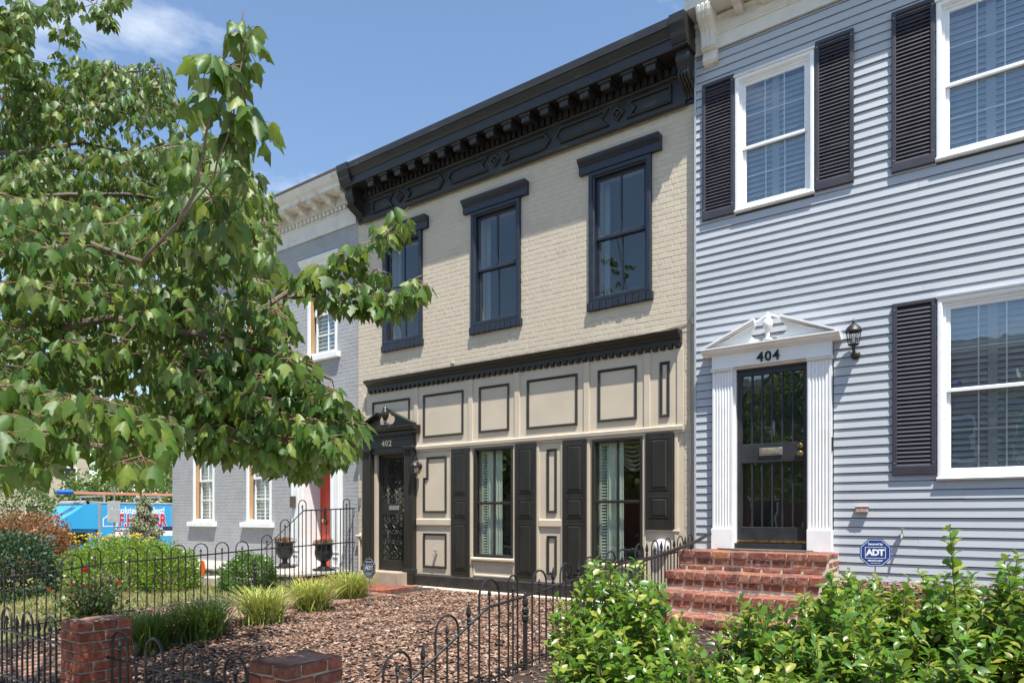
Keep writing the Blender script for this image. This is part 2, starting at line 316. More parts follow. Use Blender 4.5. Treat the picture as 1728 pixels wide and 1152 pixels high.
def shell(b, x0, x1, yf, yd, z0, z1, floors=(), inner=None):
    """sides, back, roof and floors behind a front wall; one-sided sheets a little inside each other"""
    b.box(x0, x0 + .1, yf, yd, z0, z1); b.box(x1 - .1, x1, yf, yd, z0, z1); b.box(x0 + .1, x1 - .1, yd - .1, yd, z0, z1)
    b.box(x0 + .1, x1 - .1, yf, yd - .1, z1 - .1, z1); b.box(x0 + .1, x1 - .1, yf, yd - .1, z0, z0 + .05)
    for f in floors: b.box(x0 + .1, x1 - .1, yf, yd - .1, f, f + .2)
def scatter(name, tv, tf, pos, A, m, smooth=False):
    """many copies of a small template as one mesh. pos (K,3), A (K,3,3) columns = axes*scale; attribute rnd per copy"""
    tv = np.asarray(tv, float); K = len(pos); n = len(tv)
    V = np.einsum('kij,nj->kni', A, tv) + pos[:, None, :]
    me = bpy.data.meshes.new(name); me.vertices.add(K * n); me.vertices.foreach_set('co', V.reshape(-1).astype(np.float32))
    li = np.concatenate([np.asarray(f) for f in tf]); fl = np.array([len(f) for f in tf])
    LI = (li[None, :] + (np.arange(K) * n)[:, None]).reshape(-1); FL = np.tile(fl, K); ST = np.concatenate([[0], np.cumsum(FL)[:-1]])
    me.loops.add(len(LI)); me.loops.foreach_set('vertex_index', LI.astype(np.int32))
    me.polygons.add(len(FL)); me.polygons.foreach_set('loop_start', ST.astype(np.int32))
    me.update(calc_edges=True); me.validate()
    at_ = me.attributes.new('rnd', 'FLOAT', 'POINT'); at_.data.foreach_set('value', np.repeat(NP.random(K), n).astype(np.float32))
    if smooth: me.polygons.foreach_set('use_smooth', [True] * len(me.polygons))
    me.materials.append(m); return me
def axes(t, nrm):
    """rows -> (K,3,3): y axis = t (tip), z axis ~ nrm, x = y x z"""
    t = t / np.linalg.norm(t, axis=1, keepdims=True); nrm = nrm - t * np.sum(t * nrm, axis=1, keepdims=True); nrm /= np.linalg.norm(nrm, axis=1, keepdims=True) + 1e-9
    x = np.cross(t, nrm); return np.stack([x, t, nrm], axis=2)
def textmesh(txt, size, depth=.004, bold=0.0, align='CENTER', shear=0, spacing=1.0):
    c = bpy.data.curves.new('t', 'FONT'); c.body = txt; c.size = size; c.extrude = depth; c.align_x = align; c.align_y = 'CENTER'; c.offset = bold; c.shear = shear; c.space_character = spacing; c.resolution_u = 3
    o = bpy.data.objects.new('t', c); COL.objects.link(o); dg = bpy.context.evaluated_depsgraph_get(); me = bpy.data.meshes.new_from_object(o.evaluated_get(dg)); bpy.data.objects.remove(o); bpy.data.curves.remove(c)
    me.materials.clear(); return me
def text(name, txt, size, loc, m, parent, rot=(math.pi / 2, 0, 0), local=False, **k):
    return obj(name, textmesh(txt, size, **k), m, parent, loc, rot, local=local)
# ------------------------------------------------------------------ shared building pieces
def fluted(b, x0, x1, yf, yb, z0, z1, n=5, marg=.018, dep=.012):
    p = [(x0, yb), (x0, yf)]
    w = (x1 - x0 - 2 * marg) / n
    for i in range(n):
        a = x0 + marg + i * w
        p += [(a + w * .12, yf), (a + w * .28, yf + dep * .8), (a + w * .5, yf + dep), (a + w * .72, yf + dep * .8), (a + w * .88, yf)]
    p += [(x1, yf), (x1, yb)]
    return b.prism(p, 'z', z0, z1)
def urn(b, cx, cy, z0, h, n=14):
    pr = [(.19, 0), (.19, .05), (.10, .07), (.075, .16), (.10, .2), (.075, .24), (.12, .33), (.19, .45), (.215, .58), (.19, .70), (.13, .78), (.15, .81), (.13, .84), (.10, .90), (.04, .95), (.03, 1.0), (.005, 1.02)]
    return b.lathe([(r * h * .85, z * h) for r, z in pr], (cx, cy, z0), n)
def pediment(parent, cx, hw, z0, za, y0, m, cut=.15, uh=.32):
    """broken pediment on a bed cornice: tympanum with a keyhole opening, raking mouldings, finial urn"""
    sl = (za - z0 - .03) / hw
    for sg in (-1, 1):
        b = MB(); q = lambda x, z: (cx + sg * x, z)
        pts = [q(hw - .02, z0 + .01), q(.095, z0 + .01), q(.095, z0 + .045), q(.15, z0 + .055), q(.195, z0 + .10), q(.20, z0 + .15), q(.17, z0 + .19), q(cut + .01, z0 + .205), q(cut, za - sl * cut - .01)]
        b.prism(pts, 'y', y0 - .045, y0 - .002); obj('tympanum', b, m, parent)
        b = MB()
        for k, (d0, d1, ya) in enumerate(((-.028, .0, -.14), (-.047, -.0285, -.11), (-.066, -.0475, -.08))):
            xe = hw - .02 * k; pts = [q(xe, max(z0 + .0105 + .001 * k, za - sl * xe + d0)), q(xe, za - sl * xe + d1), q(cut, za - sl * cut + d1), q(cut, za - sl * cut + d0)]
            b.prism(pts, 'y', y0 + ya, y0 - .03 + .001 * k)
        obj('raking_moulding', b, m, parent)
    b = MB(); b.prism([(cx - cut, za - sl * cut - .03), (cx - cut, za - sl * cut), (cx, za), (cx + cut, za - sl * cut), (cx + cut, za - sl * cut - .03), (cx, za - .03)], 'y', y0 - .02, y0 - .001); obj('apex_strip', b, m, parent)
    b = MB(); urn(b, cx, y0 - .075, z0 + .02, uh); obj('finial_urn', b, m, parent, smooth=True)
def lantern(label, x, z, ywall, h, style):
    t = thing('wall_lantern', label, 'lantern', (x, ywall, z))
    y = ywall - .13
    b = MB(); b.lathe([(.045, 0), (.05, .01), (.035, .025), (.015, .03)], (0, 0, 0), 10)
    if style == 'post':
        bp = obj('backplate', b, M_IRON, t, (x, ywall, z + .05), (math.pi / 2, 0, 0), smooth=True)
        b = MB(); b.tube([(x, ywall - .02, z + .05), (x, ywall - .08, z + .03), (x, y, z + .06), (x, y, z + .13)], [.012, .014, .014, .02], 8); obj('arm', b, M_IRON, t, smooth=True)
        z1 = z + .12; b = MB(); b.lathe([(.02, 0), (.05, .01), (.055, .025)], (x, y, z1), 6); obj('cage_base', b, M_IRON, t)
        b = MB()
        for k in range(6):
            a = math.pi / 3 * k; b.tube([(x + .05 * math.cos(a), y + .05 * math.sin(a), z1 + .02), (x + .072 * math.cos(a), y + .072 * math.sin(a), z1 + .16)], .005, 5)
        obj('cage', b, M_IRON, t)
        b = MB(); b.lathe([(.045, .025), (.066, .155)], (x, y, z1), 6); obj('glass', b, M_LGLASS, t)
        b = MB(); b.lathe([(.085, .155), (.088, .165), (.07, .20), (.035, .235), (.015, .245), (.012, .262), (.018, .27), (.004, .30)], (x, y, z1), 12); obj('cap', b, M_IRON, t, smooth=True)
    else:
        bp = obj('backplate', b, M_IRON, t, (x, ywall, z + .16), (math.pi / 2, 0, 0), smooth=True)
        P = [(x, ywall - .01, z + .16), (x, ywall - .05, z + .21), (x, ywall - .08, z + .28), (x, ywall - .11, z + .30), (x, y, z + .27), (x, y, z + .24)]
        b = MB(); b.tube(P, .009, 7); obj('arm', b, M_IRON, t, smooth=True)
        b = MB(); b.lathe([(.085, 0), (.088, .012), (.075, .05), (.045, .085), (.02, .10), (.012, .115)], (x, y, z + .125), 12); obj('cap', b, M_IRON, t, smooth=True)
        b = MB(); b.lathe([(.012, 0), (.04, .03), (.06, .08), (.066, .125)], (x, y, z), 10); obj('glass', b, M_LGLASS, t, smooth=True)
        b = MB()
        for k in range(6):
            a = math.pi / 3 * k; b.tube([(x + r * math.cos(a), y + r * math.sin(a), z + zz) for r, zz in ((.013, -.002), (.042, .028), (.062, .08), (.069, .127))], .004, 5)
        b.lathe([(.004, -.03), (.014, -.015), (.014, 0)], (x, y, z), 8); obj('cage', b, M_IRON, t)
    b = MB(); b.lathe([(.014, 0), (.016, .03), (.012, .07), (.004, .085)], (x, y, z + (.16 if style == 'post' else .045)), 8); obj('bulb', b, mat('frosted_bulb', (.85, .84, .8), .4, .02), t, smooth=True)
    return t
def faucet(parent, x, z, yw):
    b = MB(); b.tube([(x, yw, z), (x, yw - .05, z), (x, yw - .085, z - .01), (x, yw - .10, z - .045)], [.013, .014, .013, .011], 8)
    b.tube([(x, yw - .045, z + .01), (x, yw - .045, z + .05)], .006, 6); b.lathe([(.028, 0), (.03, .006), (.028, .012)], (x, yw - .045, z + .045), 8)
    return obj('faucet', b, M_STEEL, parent, smooth=True)
PANES = 0
def pane(parent, x0, x1, y, z0, z1, m): return bxo('pane', x0, x1, y, y + .004, z0, z1, m, parent)
def curtain(name, parent, x0, x1, y, z0, z1, m, waves=7, amp=.02):
    n = waves * 6; vs = []; fs = []
    for i in range(n + 1):
        x = x0 + (x1 - x0) * i / n; yy = y + amp * math.sin(i / 6 * 2 * math.pi) + .4 * amp * math.sin(i * .77)
        vs += [(x, yy, z0), (x, yy * .6 + y * .4, z1)]
        if i: fs.append((2 * i - 2, 2 * i, 2 * i + 1, 2 * i - 1))
    b = MB(); b.add(vs, fs); return obj(name, b.mesh(name, 'all', False), m, parent)
def slats(b, x0, x1, y, z0, z1, pitch, dep, th=.003, tilt=.6):
    n = int((z1 - z0) / pitch)
    for i in range(n):
        z = z0 + (i + .5) * pitch; dy = dep / 2 * math.cos(tilt); dz = dep / 2 * math.sin(tilt)
        b.add([(x0, y - dy, z - dz), (x1, y - dy, z - dz), (x1, y + dy, z + dz), (x0, y + dy, z + dz), (x0, y - dy, z - dz + th), (x1, y - dy, z - dz + th), (x1, y + dy, z + dz + th), (x0, y + dy, z + dz + th)],
              [(0, 1, 2, 3), (4, 7, 6, 5), (0, 4, 5, 1), (3, 2, 6, 7), (0, 3, 7, 4), (1, 5, 6, 2)])
def brickmesh(L, H, dp=.009, c=.005):
    """front of one brick standing proud of its bed: face at y=0, back at y=+dp, centred in x/z"""
    l, h = L / 2, H / 2; b = MB()
    b.add([(-l, dp, -h), (l, dp, -h), (l, dp, h), (-l, dp, h), (-l, .002, -h), (l, .002, -h), (l, .002, h), (-l, .002, h), (-l + c, 0, -h + c), (l - c, 0, -h + c), (l - c, 0, h - c), (-l + c, 0, h - c)],
          [(0, 1, 5, 4), (1, 2, 6, 5), (2, 3, 7, 6), (3, 0, 4, 7), (4, 5, 9, 8), (5, 6, 10, 9), (6, 7, 11, 10), (7, 4, 8, 11), (8, 9, 10, 11)])
    return b
def brick_layout(x0, x1, z0, z1, holes, L=.2, H=.066, j=.005, seed=1):
    """courses cut round the openings -> list of (xa, xb, zc)"""
    out = []; r = random.Random(seed); zc = z0 + H / 2 + j / 2; k = 0
    while zc + H / 2 <= z1 + 1e-6:
        za, zb = zc - H / 2, zc + H / 2
        cuts = sorted((h[0], h[1]) for h in holes if h[2] < zb and h[3] > za)
        spans = []; cur = x0
        for a, b2 in cuts:
            if a > cur: spans.append((cur, a))
            cur = max(cur, b2)
        if cur < x1: spans.append((cur, x1))
        hdr = (k % 7 == 6); Lk = .095 if hdr else L
        for a, b2 in spans:
            x = x0 - (Lk + j) * (.5 if k % 2 else 0) - (.03 if hdr else 0)
            while x < b2:
                xa, xb = max(x, a), min(x + Lk, b2)
                if xb - xa > .03: out.append((xa + r.uniform(0, .003), xb - r.uniform(0, .003), zc + r.uniform(-.0015, .0015), r.uniform(-.0009, .0009)))
                x += Lk + j
        zc += H + j; k += 1
    return out
def brick_wall(parent, lay, yf, m, nobj=300, key=None, kindname='brickwork', dp=.009):
    lay = sorted(lay, key=key) if key else lay
    cache = {}
    H = .066
    for xa, xb, zc, dy in lay[:nobj]:
        Lq = round((xb - xa) / .004) * .004
        if Lq not in cache: me = brickmesh(Lq, H, dp).mesh('brick'); me.materials.append(m); cache[Lq] = me
        obj('brick', cache[Lq], None, parent, ((xa + xb) / 2, yf + dy, zc))
    rest = lay[nobj:]
    if rest:
        b = MB()
        for xa, xb, zc, dy in rest:
            q = brickmesh(xb - xa, H, dp); b.add([(v[0] + (xa + xb) / 2, v[1] + yf + dy, v[2] + zc) for v in q.v], q.f)
        obj(kindname, b, m, parent, kind='stuff')
def scroll_profile(top, bot, proj, n=18):
    """console bracket outline in (y, z): y negative is outwards"""
    pts = [(0, top), (-proj, top), (-proj, top - .06)]
    hgt = top - bot
    for i in range(n + 1):
        t = i / n; y = -proj * (1 - t) ** 1.1 * (.92) - .05 * math.sin(t * math.pi * 2.0) * (1 - .3 * t) - .035; z = top - .07 - (hgt - .07) * t
        pts.append((min(y, -.02), z))
    pts.append((0, bot)); return pts
# ------------------------------------------------------------------ cream row house (402)
TY = .1
H2 = thing('row_house', 'two-storey row house of cream painted brick with charcoal cornice and panelled shopfront', 'house', (-6.27, TY, .4))
UW = [(-8.73, -7.82), (-6.76, -5.83), (-4.66, -3.74)]
LW = [(-6.71, -5.96), (-4.617, -3.861)]
DOOR2 = (-8.913, -8.16, .66, 2.665)
hu = [(a + .07, b - .07, 4.535, 6.27) for a, b in UW]; hl = [(a + .01, b - .01, .975, 2.635) for a, b in LW]
b = MB(); wallholes(b, -9.395, -3.13, .2, 7.5, hu + hl + [DOOR2], TY + .0035, TY + .28)
shell(b, -9.395, -3.13, TY + .28, 5.5, .2, 7.5, (3.7,)); obj('wall', b, M_TAN, H2)
sfh = hl + [DOOR2]
b = MB(); wallholes(b, -9.27, -3.30, .45, 3.79, sfh, TY - .001, TY + .003); obj('shopfront_board', b, M_TAN, H2)
lay = brick_layout(-9.395, -3.13, 3.93, 6.86, [(a - .0, b + .0, 4.42, 6.34) for a, b in UW], seed=3)
lay += brick_layout(-3.295, -3.13, .46, 3.93, [], seed=4) + brick_layout(-9.395, -9.275, .46, 3.93, [], seed=5)
brick_wall(H2, lay, TY, M_TANBRICK, 300, key=lambda q: -q[0] + .35 * abs(q[2] - 4.8))
def two_over_two(parent, x0, x1, z0, z1, zm, y, m, gm, w=.05, step=.03):
    """double-hung sashes with one upright bar each"""
    for (za, zb, yy) in ((zm - .02, z1, y), (z0, zm + .025, y + step)):
        b = MB(); b.rframe(x0, x1, za, zb, [(0, yy + .028), (0, yy), (w * .7, yy), (w, yy + .012), (w, yy + .028)]); s = obj('sash', b, m, parent)
        xc = (x0 + x1) / 2
        bxo('glazing_bar', xc - .013, xc + .013, yy + .004, yy + .026, za + w, zb - w, m, parent)
        for xa, xb in ((x0 + w, xc - .013), (xc + .013, x1 - w)): pane(parent, xa - .003, xb + .003, yy + .014, za + w - .003, zb - w + .003, gm)
for (xa, xb) in UW:
    b = MB(); b.rframe(xa, xb, 4.535, 6.325, [(0, TY + .02), (0, TY - .045), (.012, TY - .05), (.055, TY - .05), (.065, TY - .03), (.08, TY - .02), (.085, TY + .06)])
    w = obj('window', b, M_NAVY, H2)
    two_over_two(w, xa + .08, xb - .08, 4.575, 6.25, 5.415, TY + .03, M_NAVY, M_GLASS)
    b = MB(); b.prism([(TY + .01, 6.327), (TY - .06, 6.327), (TY - .06, 6.425), (TY - .075, 6.435), (TY - .085, 6.46), (TY - .105, 6.475), (TY - .125, 6.5), (TY - .125, 6.525), (TY + .01, 6.525)], 'x', xa - .145, xb + .145); obj('hood', b, M_NAVY, w)
    n = 10; pw = (xb - xa + .06) / n
    b = MB(); b.box(xa - .02, xb + .02, TY - .03, TY + .011, 4.43, 4.53); obj('sill_bed', b, M_NAVY, w)
    for k in range(n):
        b = MB(); b.cbox(xa - .03 + k * pw + .004, xa - .03 + (k + 1) * pw - .004, TY - .055 + RN.uniform(-.005, .003), TY + .01, 4.422 + RN.uniform(-.003, .003), 4.534, .006); obj('sill_brick', b, M_NAVY, w)
    curtain('curtain', w, xa + .1, xa + .19, TY + .22, 4.55, 6.25, mat('dim_curtain', (.30, .33, .36), .8, .08), 3)
# cornice
CX0, CX1 = -9.33, -3.115
co = MB(); co.prism([(TY + .011, 6.80), (TY - .05, 6.80), (TY - .05, 7.15), (TY + .011, 7.15)], 'x', CX0 + .14, CX1 - .14)
CO = obj('cornice', co, M_CHAR, H2)
b = MB(); b.prism([(TY - .02, 6.80), (TY - .045, 6.76), (TY - .075, 6.79), (TY - .075, 6.825), (TY - .05, 6.84)], 'x', CX0 + .14, CX1 - .14); obj('architrave_moulding', b, M_CHAR, CO)
b = MB(); b.prism([(TY + .01, 7.151), (TY - .065, 7.151), (TY - .085, 7.17), (TY - .085, 7.29), (TY - .12, 7.30), (TY - .12, 7.33), (TY + .01, 7.33)], 'x', CX0 + .12, CX1 - .12); obj('bed_moulding', b, M_CHAR, CO)
b = MB(); b.prism([(TY + .01, 7.325), (TY - .13, 7.325), (TY - .385, 7.295), (TY - .395, 7.30), (TY - .395, 7.425), (TY - .41, 7.43), (TY - .415, 7.45), (TY - .44, 7.475), (TY - .462, 7.52), (TY - .465, 7.532), (TY - .485, 7.532), (TY - .487, 7.635), (TY - .47, 7.645), (TY + .3, 7.70), (TY + .3, 7.5), (TY + .01, 7.5)], 'x', CX0 + .03, CX1 - .03); obj('crown_moulding', b, M_CHAR, CO)
for i in range(17):
    x = -8.70 + (8.70 - 3.605) * i / 16.0
    b = MB()
    b.prism([(TY - .08, 7.322), (TY - .345, 7.30), (TY - .345, 7.195), (TY - .325, 7.185), (TY - .22, 7.215), (TY - .19, 7.245), (TY - .14, 7.25), (TY - .08, 7.275)], 'x', x - .066, x + .066)
    b.prism([(TY - .13, 7.321), (TY - .37, 7.297), (TY - .37, 7.275), (TY - .36, 7.262), (TY - .13, 7.285)], 'x', x - .092, x + .092)
    obj('modillion', b, M_CHAR, CO)
nd = 58
for i in range(nd):
    x = CX0 + .22 + (CX1 - CX0 - .44) * (i + .5) / nd
    bxo('dentil', x - .031, x + .031, TY - .125, TY - .08, 7.172, 7.272, M_CHAR, CO)
PR = lambda: [(0, TY - .05), (0, TY - .075), (.012, TY - .085), (.03, TY - .08), (.035, TY - .05)]
zb0, zb1, zc = 6.868, 7.10, 6.984
marks = [-8.96, -8.30, -7.26, -6.27, -5.235, -4.205, -3.44]
for i in range(6):
    a, c2 = marks[i], marks[i + 1]; kl = ('e', 'd', 'x', 'd', 'x', 'd')[i]; kr = ('d', 'x', 'd', 'x', 'd', 'e')[i]
    pts = []
    ga = {'e': 0, 'd': .17, 'x': .03}[kl]; gb = {'e': 0, 'd': .17, 'x': .03}[kr]; n_ = .10
    if kl == 'e': pts += [(a, zb1), (a, zb0)]
    elif kl == 'x': pts += [(a + ga + n_, zb1), (a + ga, zc), (a + ga + n_, zb0)]
    else: pts += [(a + ga - .04, zb1), (a + ga + n_ * .6, zc), (a + ga - .04, zb0)]
    if kr == 'e': pts += [(c2, zb0), (c2, zb1)]
    elif kr == 'x': pts += [(c2 - gb - n_, zb0), (c2 - gb, zc), (c2 - gb - n_, zb1)]
    else: pts += [(c2 - gb + .04, zb0), (c2 - gb - n_ * .6, zc), (c2 - gb + .04, zb1)]
    b = MB(); b.frame(pts, PR()); obj('frieze_moulding', b, M_CHAR, CO)
for x in (-8.30, -6.27, -4.205):
    b = MB(); b.frame([(x - .105, zc), (x, zc - .1), (x + .105, zc), (x, zc + .1)], PR()); b.frame([(x - .035, zc), (x, zc - .035), (x + .035, zc), (x, zc + .035)], [(0, TY - .05), (0, TY - .075), (.01, TY - .08)], True); obj('frieze_diamond', b, M_CHAR, CO)
for xa, xb in ((CX0 - .05, CX0 + .17), (CX1 - .18, CX1 + .012)):
    xm0, xm1 = xa + .02, xb - .02
    b = MB(); b.prism([(TY + .005 + y, z) for y, z in scroll_profile(7.30, 6.79, .33)], 'x', xm0, xm1)
    k = obj('bracket', b, M_CHAR, CO)
    b = MB()
    for q in range(4):
        xx = xm0 + (xm1 - xm0) * (q + .5) / 4
        b.prism([(TY - .01 + y - .012, z) for y, z in scroll_profile(7.12, 6.83, .26)], 'x', xx - .013, xx + .013)
    obj('flute', b, M_CHAR, k)
    b = MB()
    for zz_, rr in ((7.21, .062), (7.03, .045)):
        b.tube([(xm0 - .008, TY - (.27 if zz_ > 7.1 else .17), zz_), (xm1 + .008, TY - (.27 if zz_ > 7.1 else .17), zz_)], rr, 12)
    obj('volute', b, M_CHAR, k, smooth=True)
    b = MB(); b.prism([(TY, 7.305), (TY - .40, 7.305), (TY - .40, 7.33), (TY - .415, 7.335), (TY - .43, 7.36), (TY - .45, 7.40), (TY - .462, 7.45), (TY - .50, 7.535), (TY - .51, 7.64), (TY + .3, 7.705), (TY + .3, 7.5), (TY, 7.5)], 'x', xa, xb + (.05 if xa < -9 else .0)); obj('bracket_cap', b, M_CHAR, k)
# shopfront cornice
b = MB(); b.prism([(TY + .005, 3.79), (TY - .05, 3.79), (TY - .05, 3.845), (TY - .075, 3.86), (TY - .09, 3.885), (TY - .12, 3.90), (TY - .15, 3.93), (TY - .155, 3.95), (TY + .005, 3.965)], 'x', -9.10, -3.325)
SC = obj('shopfront_cornice', b, M_BLK, H2)
for i in range(55):
    x = -9.05 + (9.05 - 3.37) * i / 54.0
    b = MB(); b.prism([(TY - .004, 3.789), (TY - .055, 3.789), (TY - .055, 3.765), (TY - .03, 3.738), (TY - .004, 3.735)], 'x', x - .03, x + .03); obj('dentil', b, M_BLK, SC)
# stiles and rails of the panelling
b = MB()
for a, c2 in ((-9.26, -9.19), (-8.004, -7.92), (-6.828, -6.745), (-5.939, -5.845), (-4.754, -4.665), (-3.846, -3.76), (-3.389, -3.303)):
    b.cbox(a, c2, TY - .022, TY + .004, 2.762, 3.735, .004); st = obj('stile', b, M_TAN, H2); b = MB()
b = MB(); b.prism([(TY + .004, 2.66), (TY - .022, 2.66), (TY - .022, 2.695), (TY - .045, 2.70), (TY - .05, 2.745), (TY - .035, 2.762), (TY + .004, 2.764)], 'x', -7.935, -3.305); obj('ledge', b, M_TAN, H2)
for a, c2 in ((-7.935, -7.185), (-5.495, -5.115)):
    b = MB(); b.prism([(TY + .004, 1.44), (TY - .02, 1.44), (TY - .03, 1.455), (TY - .03, 1.54), (TY - .02, 1.555), (TY + .004, 1.555)], 'x', a, c2); obj('ledge', b, M_TAN, H2)
for a, z0_, z1_ in ((-7.18, .64, 2.655), (-6.775, .64, 2.655), (-5.945, .64, 2.655), (-5.52, .64, 2.655), (-5.105, .64, 2.655), (-4.68, .64, 2.655), (-3.845, .64, 2.655), (-3.40, .64, 2.655)):
    bxo('batten', a - .022, a + .022, TY - .02, TY + .004, z0_, z1_, M_TAN, H2, .003)
PM = [(0, TY + .003), (0, TY - .018), (.008, TY - .026), (.022, TY - .024), (.034, TY - .01), (.036, TY + .003)]
for r in ((-9.013, -8.109, 2.95, 3.585), (-7.798, -6.938, 2.886, 3.591), (-6.62, -6.043, 2.886, 3.595), (-5.715, -4.858, 2.876, 3.598), (-4.533, -3.951, 2.886, 3.598), (-3.627, -3.494, 2.879, 3.591), (-7.798, -7.291, .752, 1.318), (-5.366, -5.201, 1.646, 2.565), (-5.366, -5.201, .76, 1.319)):
    b = MB(); b.rframe(*r, PM); obj('panel_moulding', b, M_BLK, H2)
b = MB(); b.frame([(-7.798, 1.65), (-7.291, 1.65), (-7.291, 2.566), (-7.72, 2.566), (-7.72, 2.23), (-7.798, 2.23)], PM); obj('panel_moulding', b, M_BLK, H2)
# base
b = MB(); b.prism([(TY + .004, .44), (TY - .055, .44), (TY - .055, .62), (TY - .035, .645), (TY + .004, .647)], 'x', -7.942, -3.30); obj('base_board', b, M_BASE, H2)
b = MB(); b.prism([(TY + .004, .34), (TY - .12, .34), (TY - .135, .39), (TY - .12, .43), (TY - .08, .452), (TY + .004, .455)], 'x', -7.93, -3.14); obj('stone_ledge', b, mat('cream_ledge', (.56, .5, .4), .7, .08, 5, .2), H2)
# panelled shutters
def pshutter(x0, x1, z0, z1, pans):
    b = MB(); b.cbox(x0, x1, TY - .045, TY - .002, z0, z1, .004); s = obj('shutter', b, M_BLK, H2)
    for a, c2 in pans:
        b = MB(); b.rframe(x0 + .055, x1 - .055, a, c2, [(0, TY - .044), (.004, TY - .052), (.014, TY - .053), (.018, TY - .046), (.03, TY - .046), (.045, TY - .058)], True); obj('panel', b, M_BLK, s)
    return s
P3 = ((.75, 1.49), (1.575, 1.855), (1.935, 2.605))
pshutter(-7.165, -6.795, .672, 2.668, P3); pshutter(-5.911, -5.543, .68, 2.676, P3); pshutter(-5.082, -4.70, .684, 2.672, P3)
pshutter(-3.812, -3.433, 1.43, 2.682, ((1.575, 1.855), (1.935, 2.615)))
bxo('shutter_stop', -3.80, -3.36, TY - .03, TY + .003, 1.40, 1.428, M_TAN, H2, .004)
# shopfront windows
for i, (xa, xb) in enumerate(LW):
    b = MB(); b.rframe(xa, xb, .965, 2.648, [(0, TY + .01), (0, TY - .03), (.012, TY - .034), (.035, TY - .03), (.045, TY + .0), (.048, TY + .06)]); w = obj('window', b, M_BLK, H2)
    x0, x1, xc, zm = xa + .046, xb - .046, (xa + xb) / 2, 1.797
    bxo('meeting_rail', x0, x1, TY - .005, TY + .03, zm - .02, zm + .02, M_BLK, w, .004)
    bxo('glazing_bar', xc - .012, xc + .012, TY + .0, TY + .028, 1.0, zm - .02, M_BLK, w); bxo('glazing_bar', xc - .012, xc + .012, TY + .0, TY + .028, zm + .02, 2.61, M_BLK, w)
    for a, c2 in ((x0, xc - .012), (xc + .012, x1)):
        for z0_, z1_ in ((1.0, zm - .02), (zm + .02, 2.61)): pane(w, a - .003, c2 + .003, TY + .014, z0_ - .003, z1_ + .003, M_GLASS)
    b = MB(); b.prism([(TY + .004, .90), (TY - .03, .90), (TY - .055, .925), (TY - .055, .945), (TY - .03, .964), (TY + .004, .964)], 'x', xa - .04, xb + .03); obj('sill', b, M_TAN, w)
    b = MB(); b.rframe(xa - .02, xb + .01, .67, .885, [(0, TY + .003), (0, TY - .018), (.02, TY - .018), (.03, TY + .002)]); obj('apron', b, M_TAN, w)
    b = MB(); slats(b, xa + .07, xa + .19, TY + .135, 1.0, 2.6, .042, .045, .005, .7); obj('louvre', b, M_CURT, w)
    b = MB(); b.rframe(xa + .04, xa + .22, .98, 2.62, [(0, TY + .165), (0, TY + .115), (.035, TY + .115), (.035, TY + .165)]); obj('inner_shutter_frame', b, M_CURT, w)
    curtain('curtain', w, xa + .17, xa + (.46 if i == 0 else .42), TY + .1, .98, 2.64, M_CURT, 6, .016)
    if i == 0: curtain('curtain', w, xb - .09, xb - .02, TY + .1, .98, 2.64, M_CURT, 2, .015)
    if i == 1:
        b = MB()
        for q in range(7):
            zq = 2.62 - .035 * q; b.tube([(xc - .05 + (xb - xc) * t, TY + .17 + .012 * q, zq - (.02 + .028 * q) * math.sin(math.pi * (t * .85 + .08))) for t in [k / 8 for k in range(9)]], .02, 6)
        obj('valance', b, M_VALAN, w, smooth=True)
# door of 402
b = MB(); b.prism([(-9.02, -.34 + TY), (-8.06, -.34 + TY), (-8.06, TY + .2), (-9.02, TY + .2)], 'z', .44, .66); STP = obj('door_step', b, M_TANSTONE, H2)
b = MB(); fluted(b, -8.152, -7.958, TY - .10, TY + .005, .72, 2.70, 5); b.cbox(-8.172, -7.944, TY - .125, TY + .004, .40, .72, .006)
b.cbox(-8.168, -7.946, TY - .12, TY + .004, 2.70, 2.73, .004); b.cbox(-8.175, -7.938, TY - .135, TY + .004, 2.73, 2.765, .006); DS = obj('door_surround', b, M_BLK, H2)
b = MB(); fluted(b, -9.17, -8.975, TY - .10, TY + .005, .72, 2.70, 5); b.cbox(-9.185, -8.96, TY - .125, TY + .004, .40, .72, .006); b.cbox(-9.182, -8.963, TY - .12, TY + .004, 2.70, 2.73, .004); b.cbox(-9.19, -8.955, TY - .135, TY + .004, 2.73, 2.765, .006); obj('pilaster', b, M_BLK, DS)
b = MB(); b.prism([(TY + .004, 2.766), (TY - .09, 2.766), (TY - .09, 2.88), (TY - .105, 2.885), (TY - .105, 2.905), (TY - .09, 2.91), (TY - .09, 2.975), (TY + .004, 2.975)], 'x', -9.17, -7.955); b.prism([(TY + .004, 2.976), (TY - .10, 2.976), (TY - .10, 3.02), (TY - .15, 3.035), (TY - .165, 3.06), (TY - .20, 3.085), (TY - .20, 3.105), (TY + .004, 3.11)], 'x', -9.26, -7.865); obj('entablature', b, M_BLK, DS)
b = MB(); b.box(-8.975, -8.152, TY - .075, TY + .0, 2.665, 2.766); obj('lintel_board', b, M_BLK, DS)
for i in range(24): x = -9.13 + 1.14 * i / 23; bxo('dentil', x - .015, x + .015, TY - .12, TY - .088, 2.94, 2.972, M_BLK, DS)
pediment(DS, -8.563, .69, 3.105, 3.43, TY - .06, M_BLK, .15, .36)
text('house_number', '402', .145, (-8.565, TY - .098, 2.832), mat('cream_numeral', (.72, .64, .45), .45, .05), DS, depth=.006, bold=.0015, spacing=1.15)
dx0, dx1 = -8.905, -8.165; dy = TY + .06
b = MB(); b.rframe(dx0, dx1, .665, 2.66, [(0, dy + .05), (0, dy - .02), (.03, dy - .02), (.035, dy), (.035, dy + .05)]); DR = obj('door', b, M_BLK, H2)
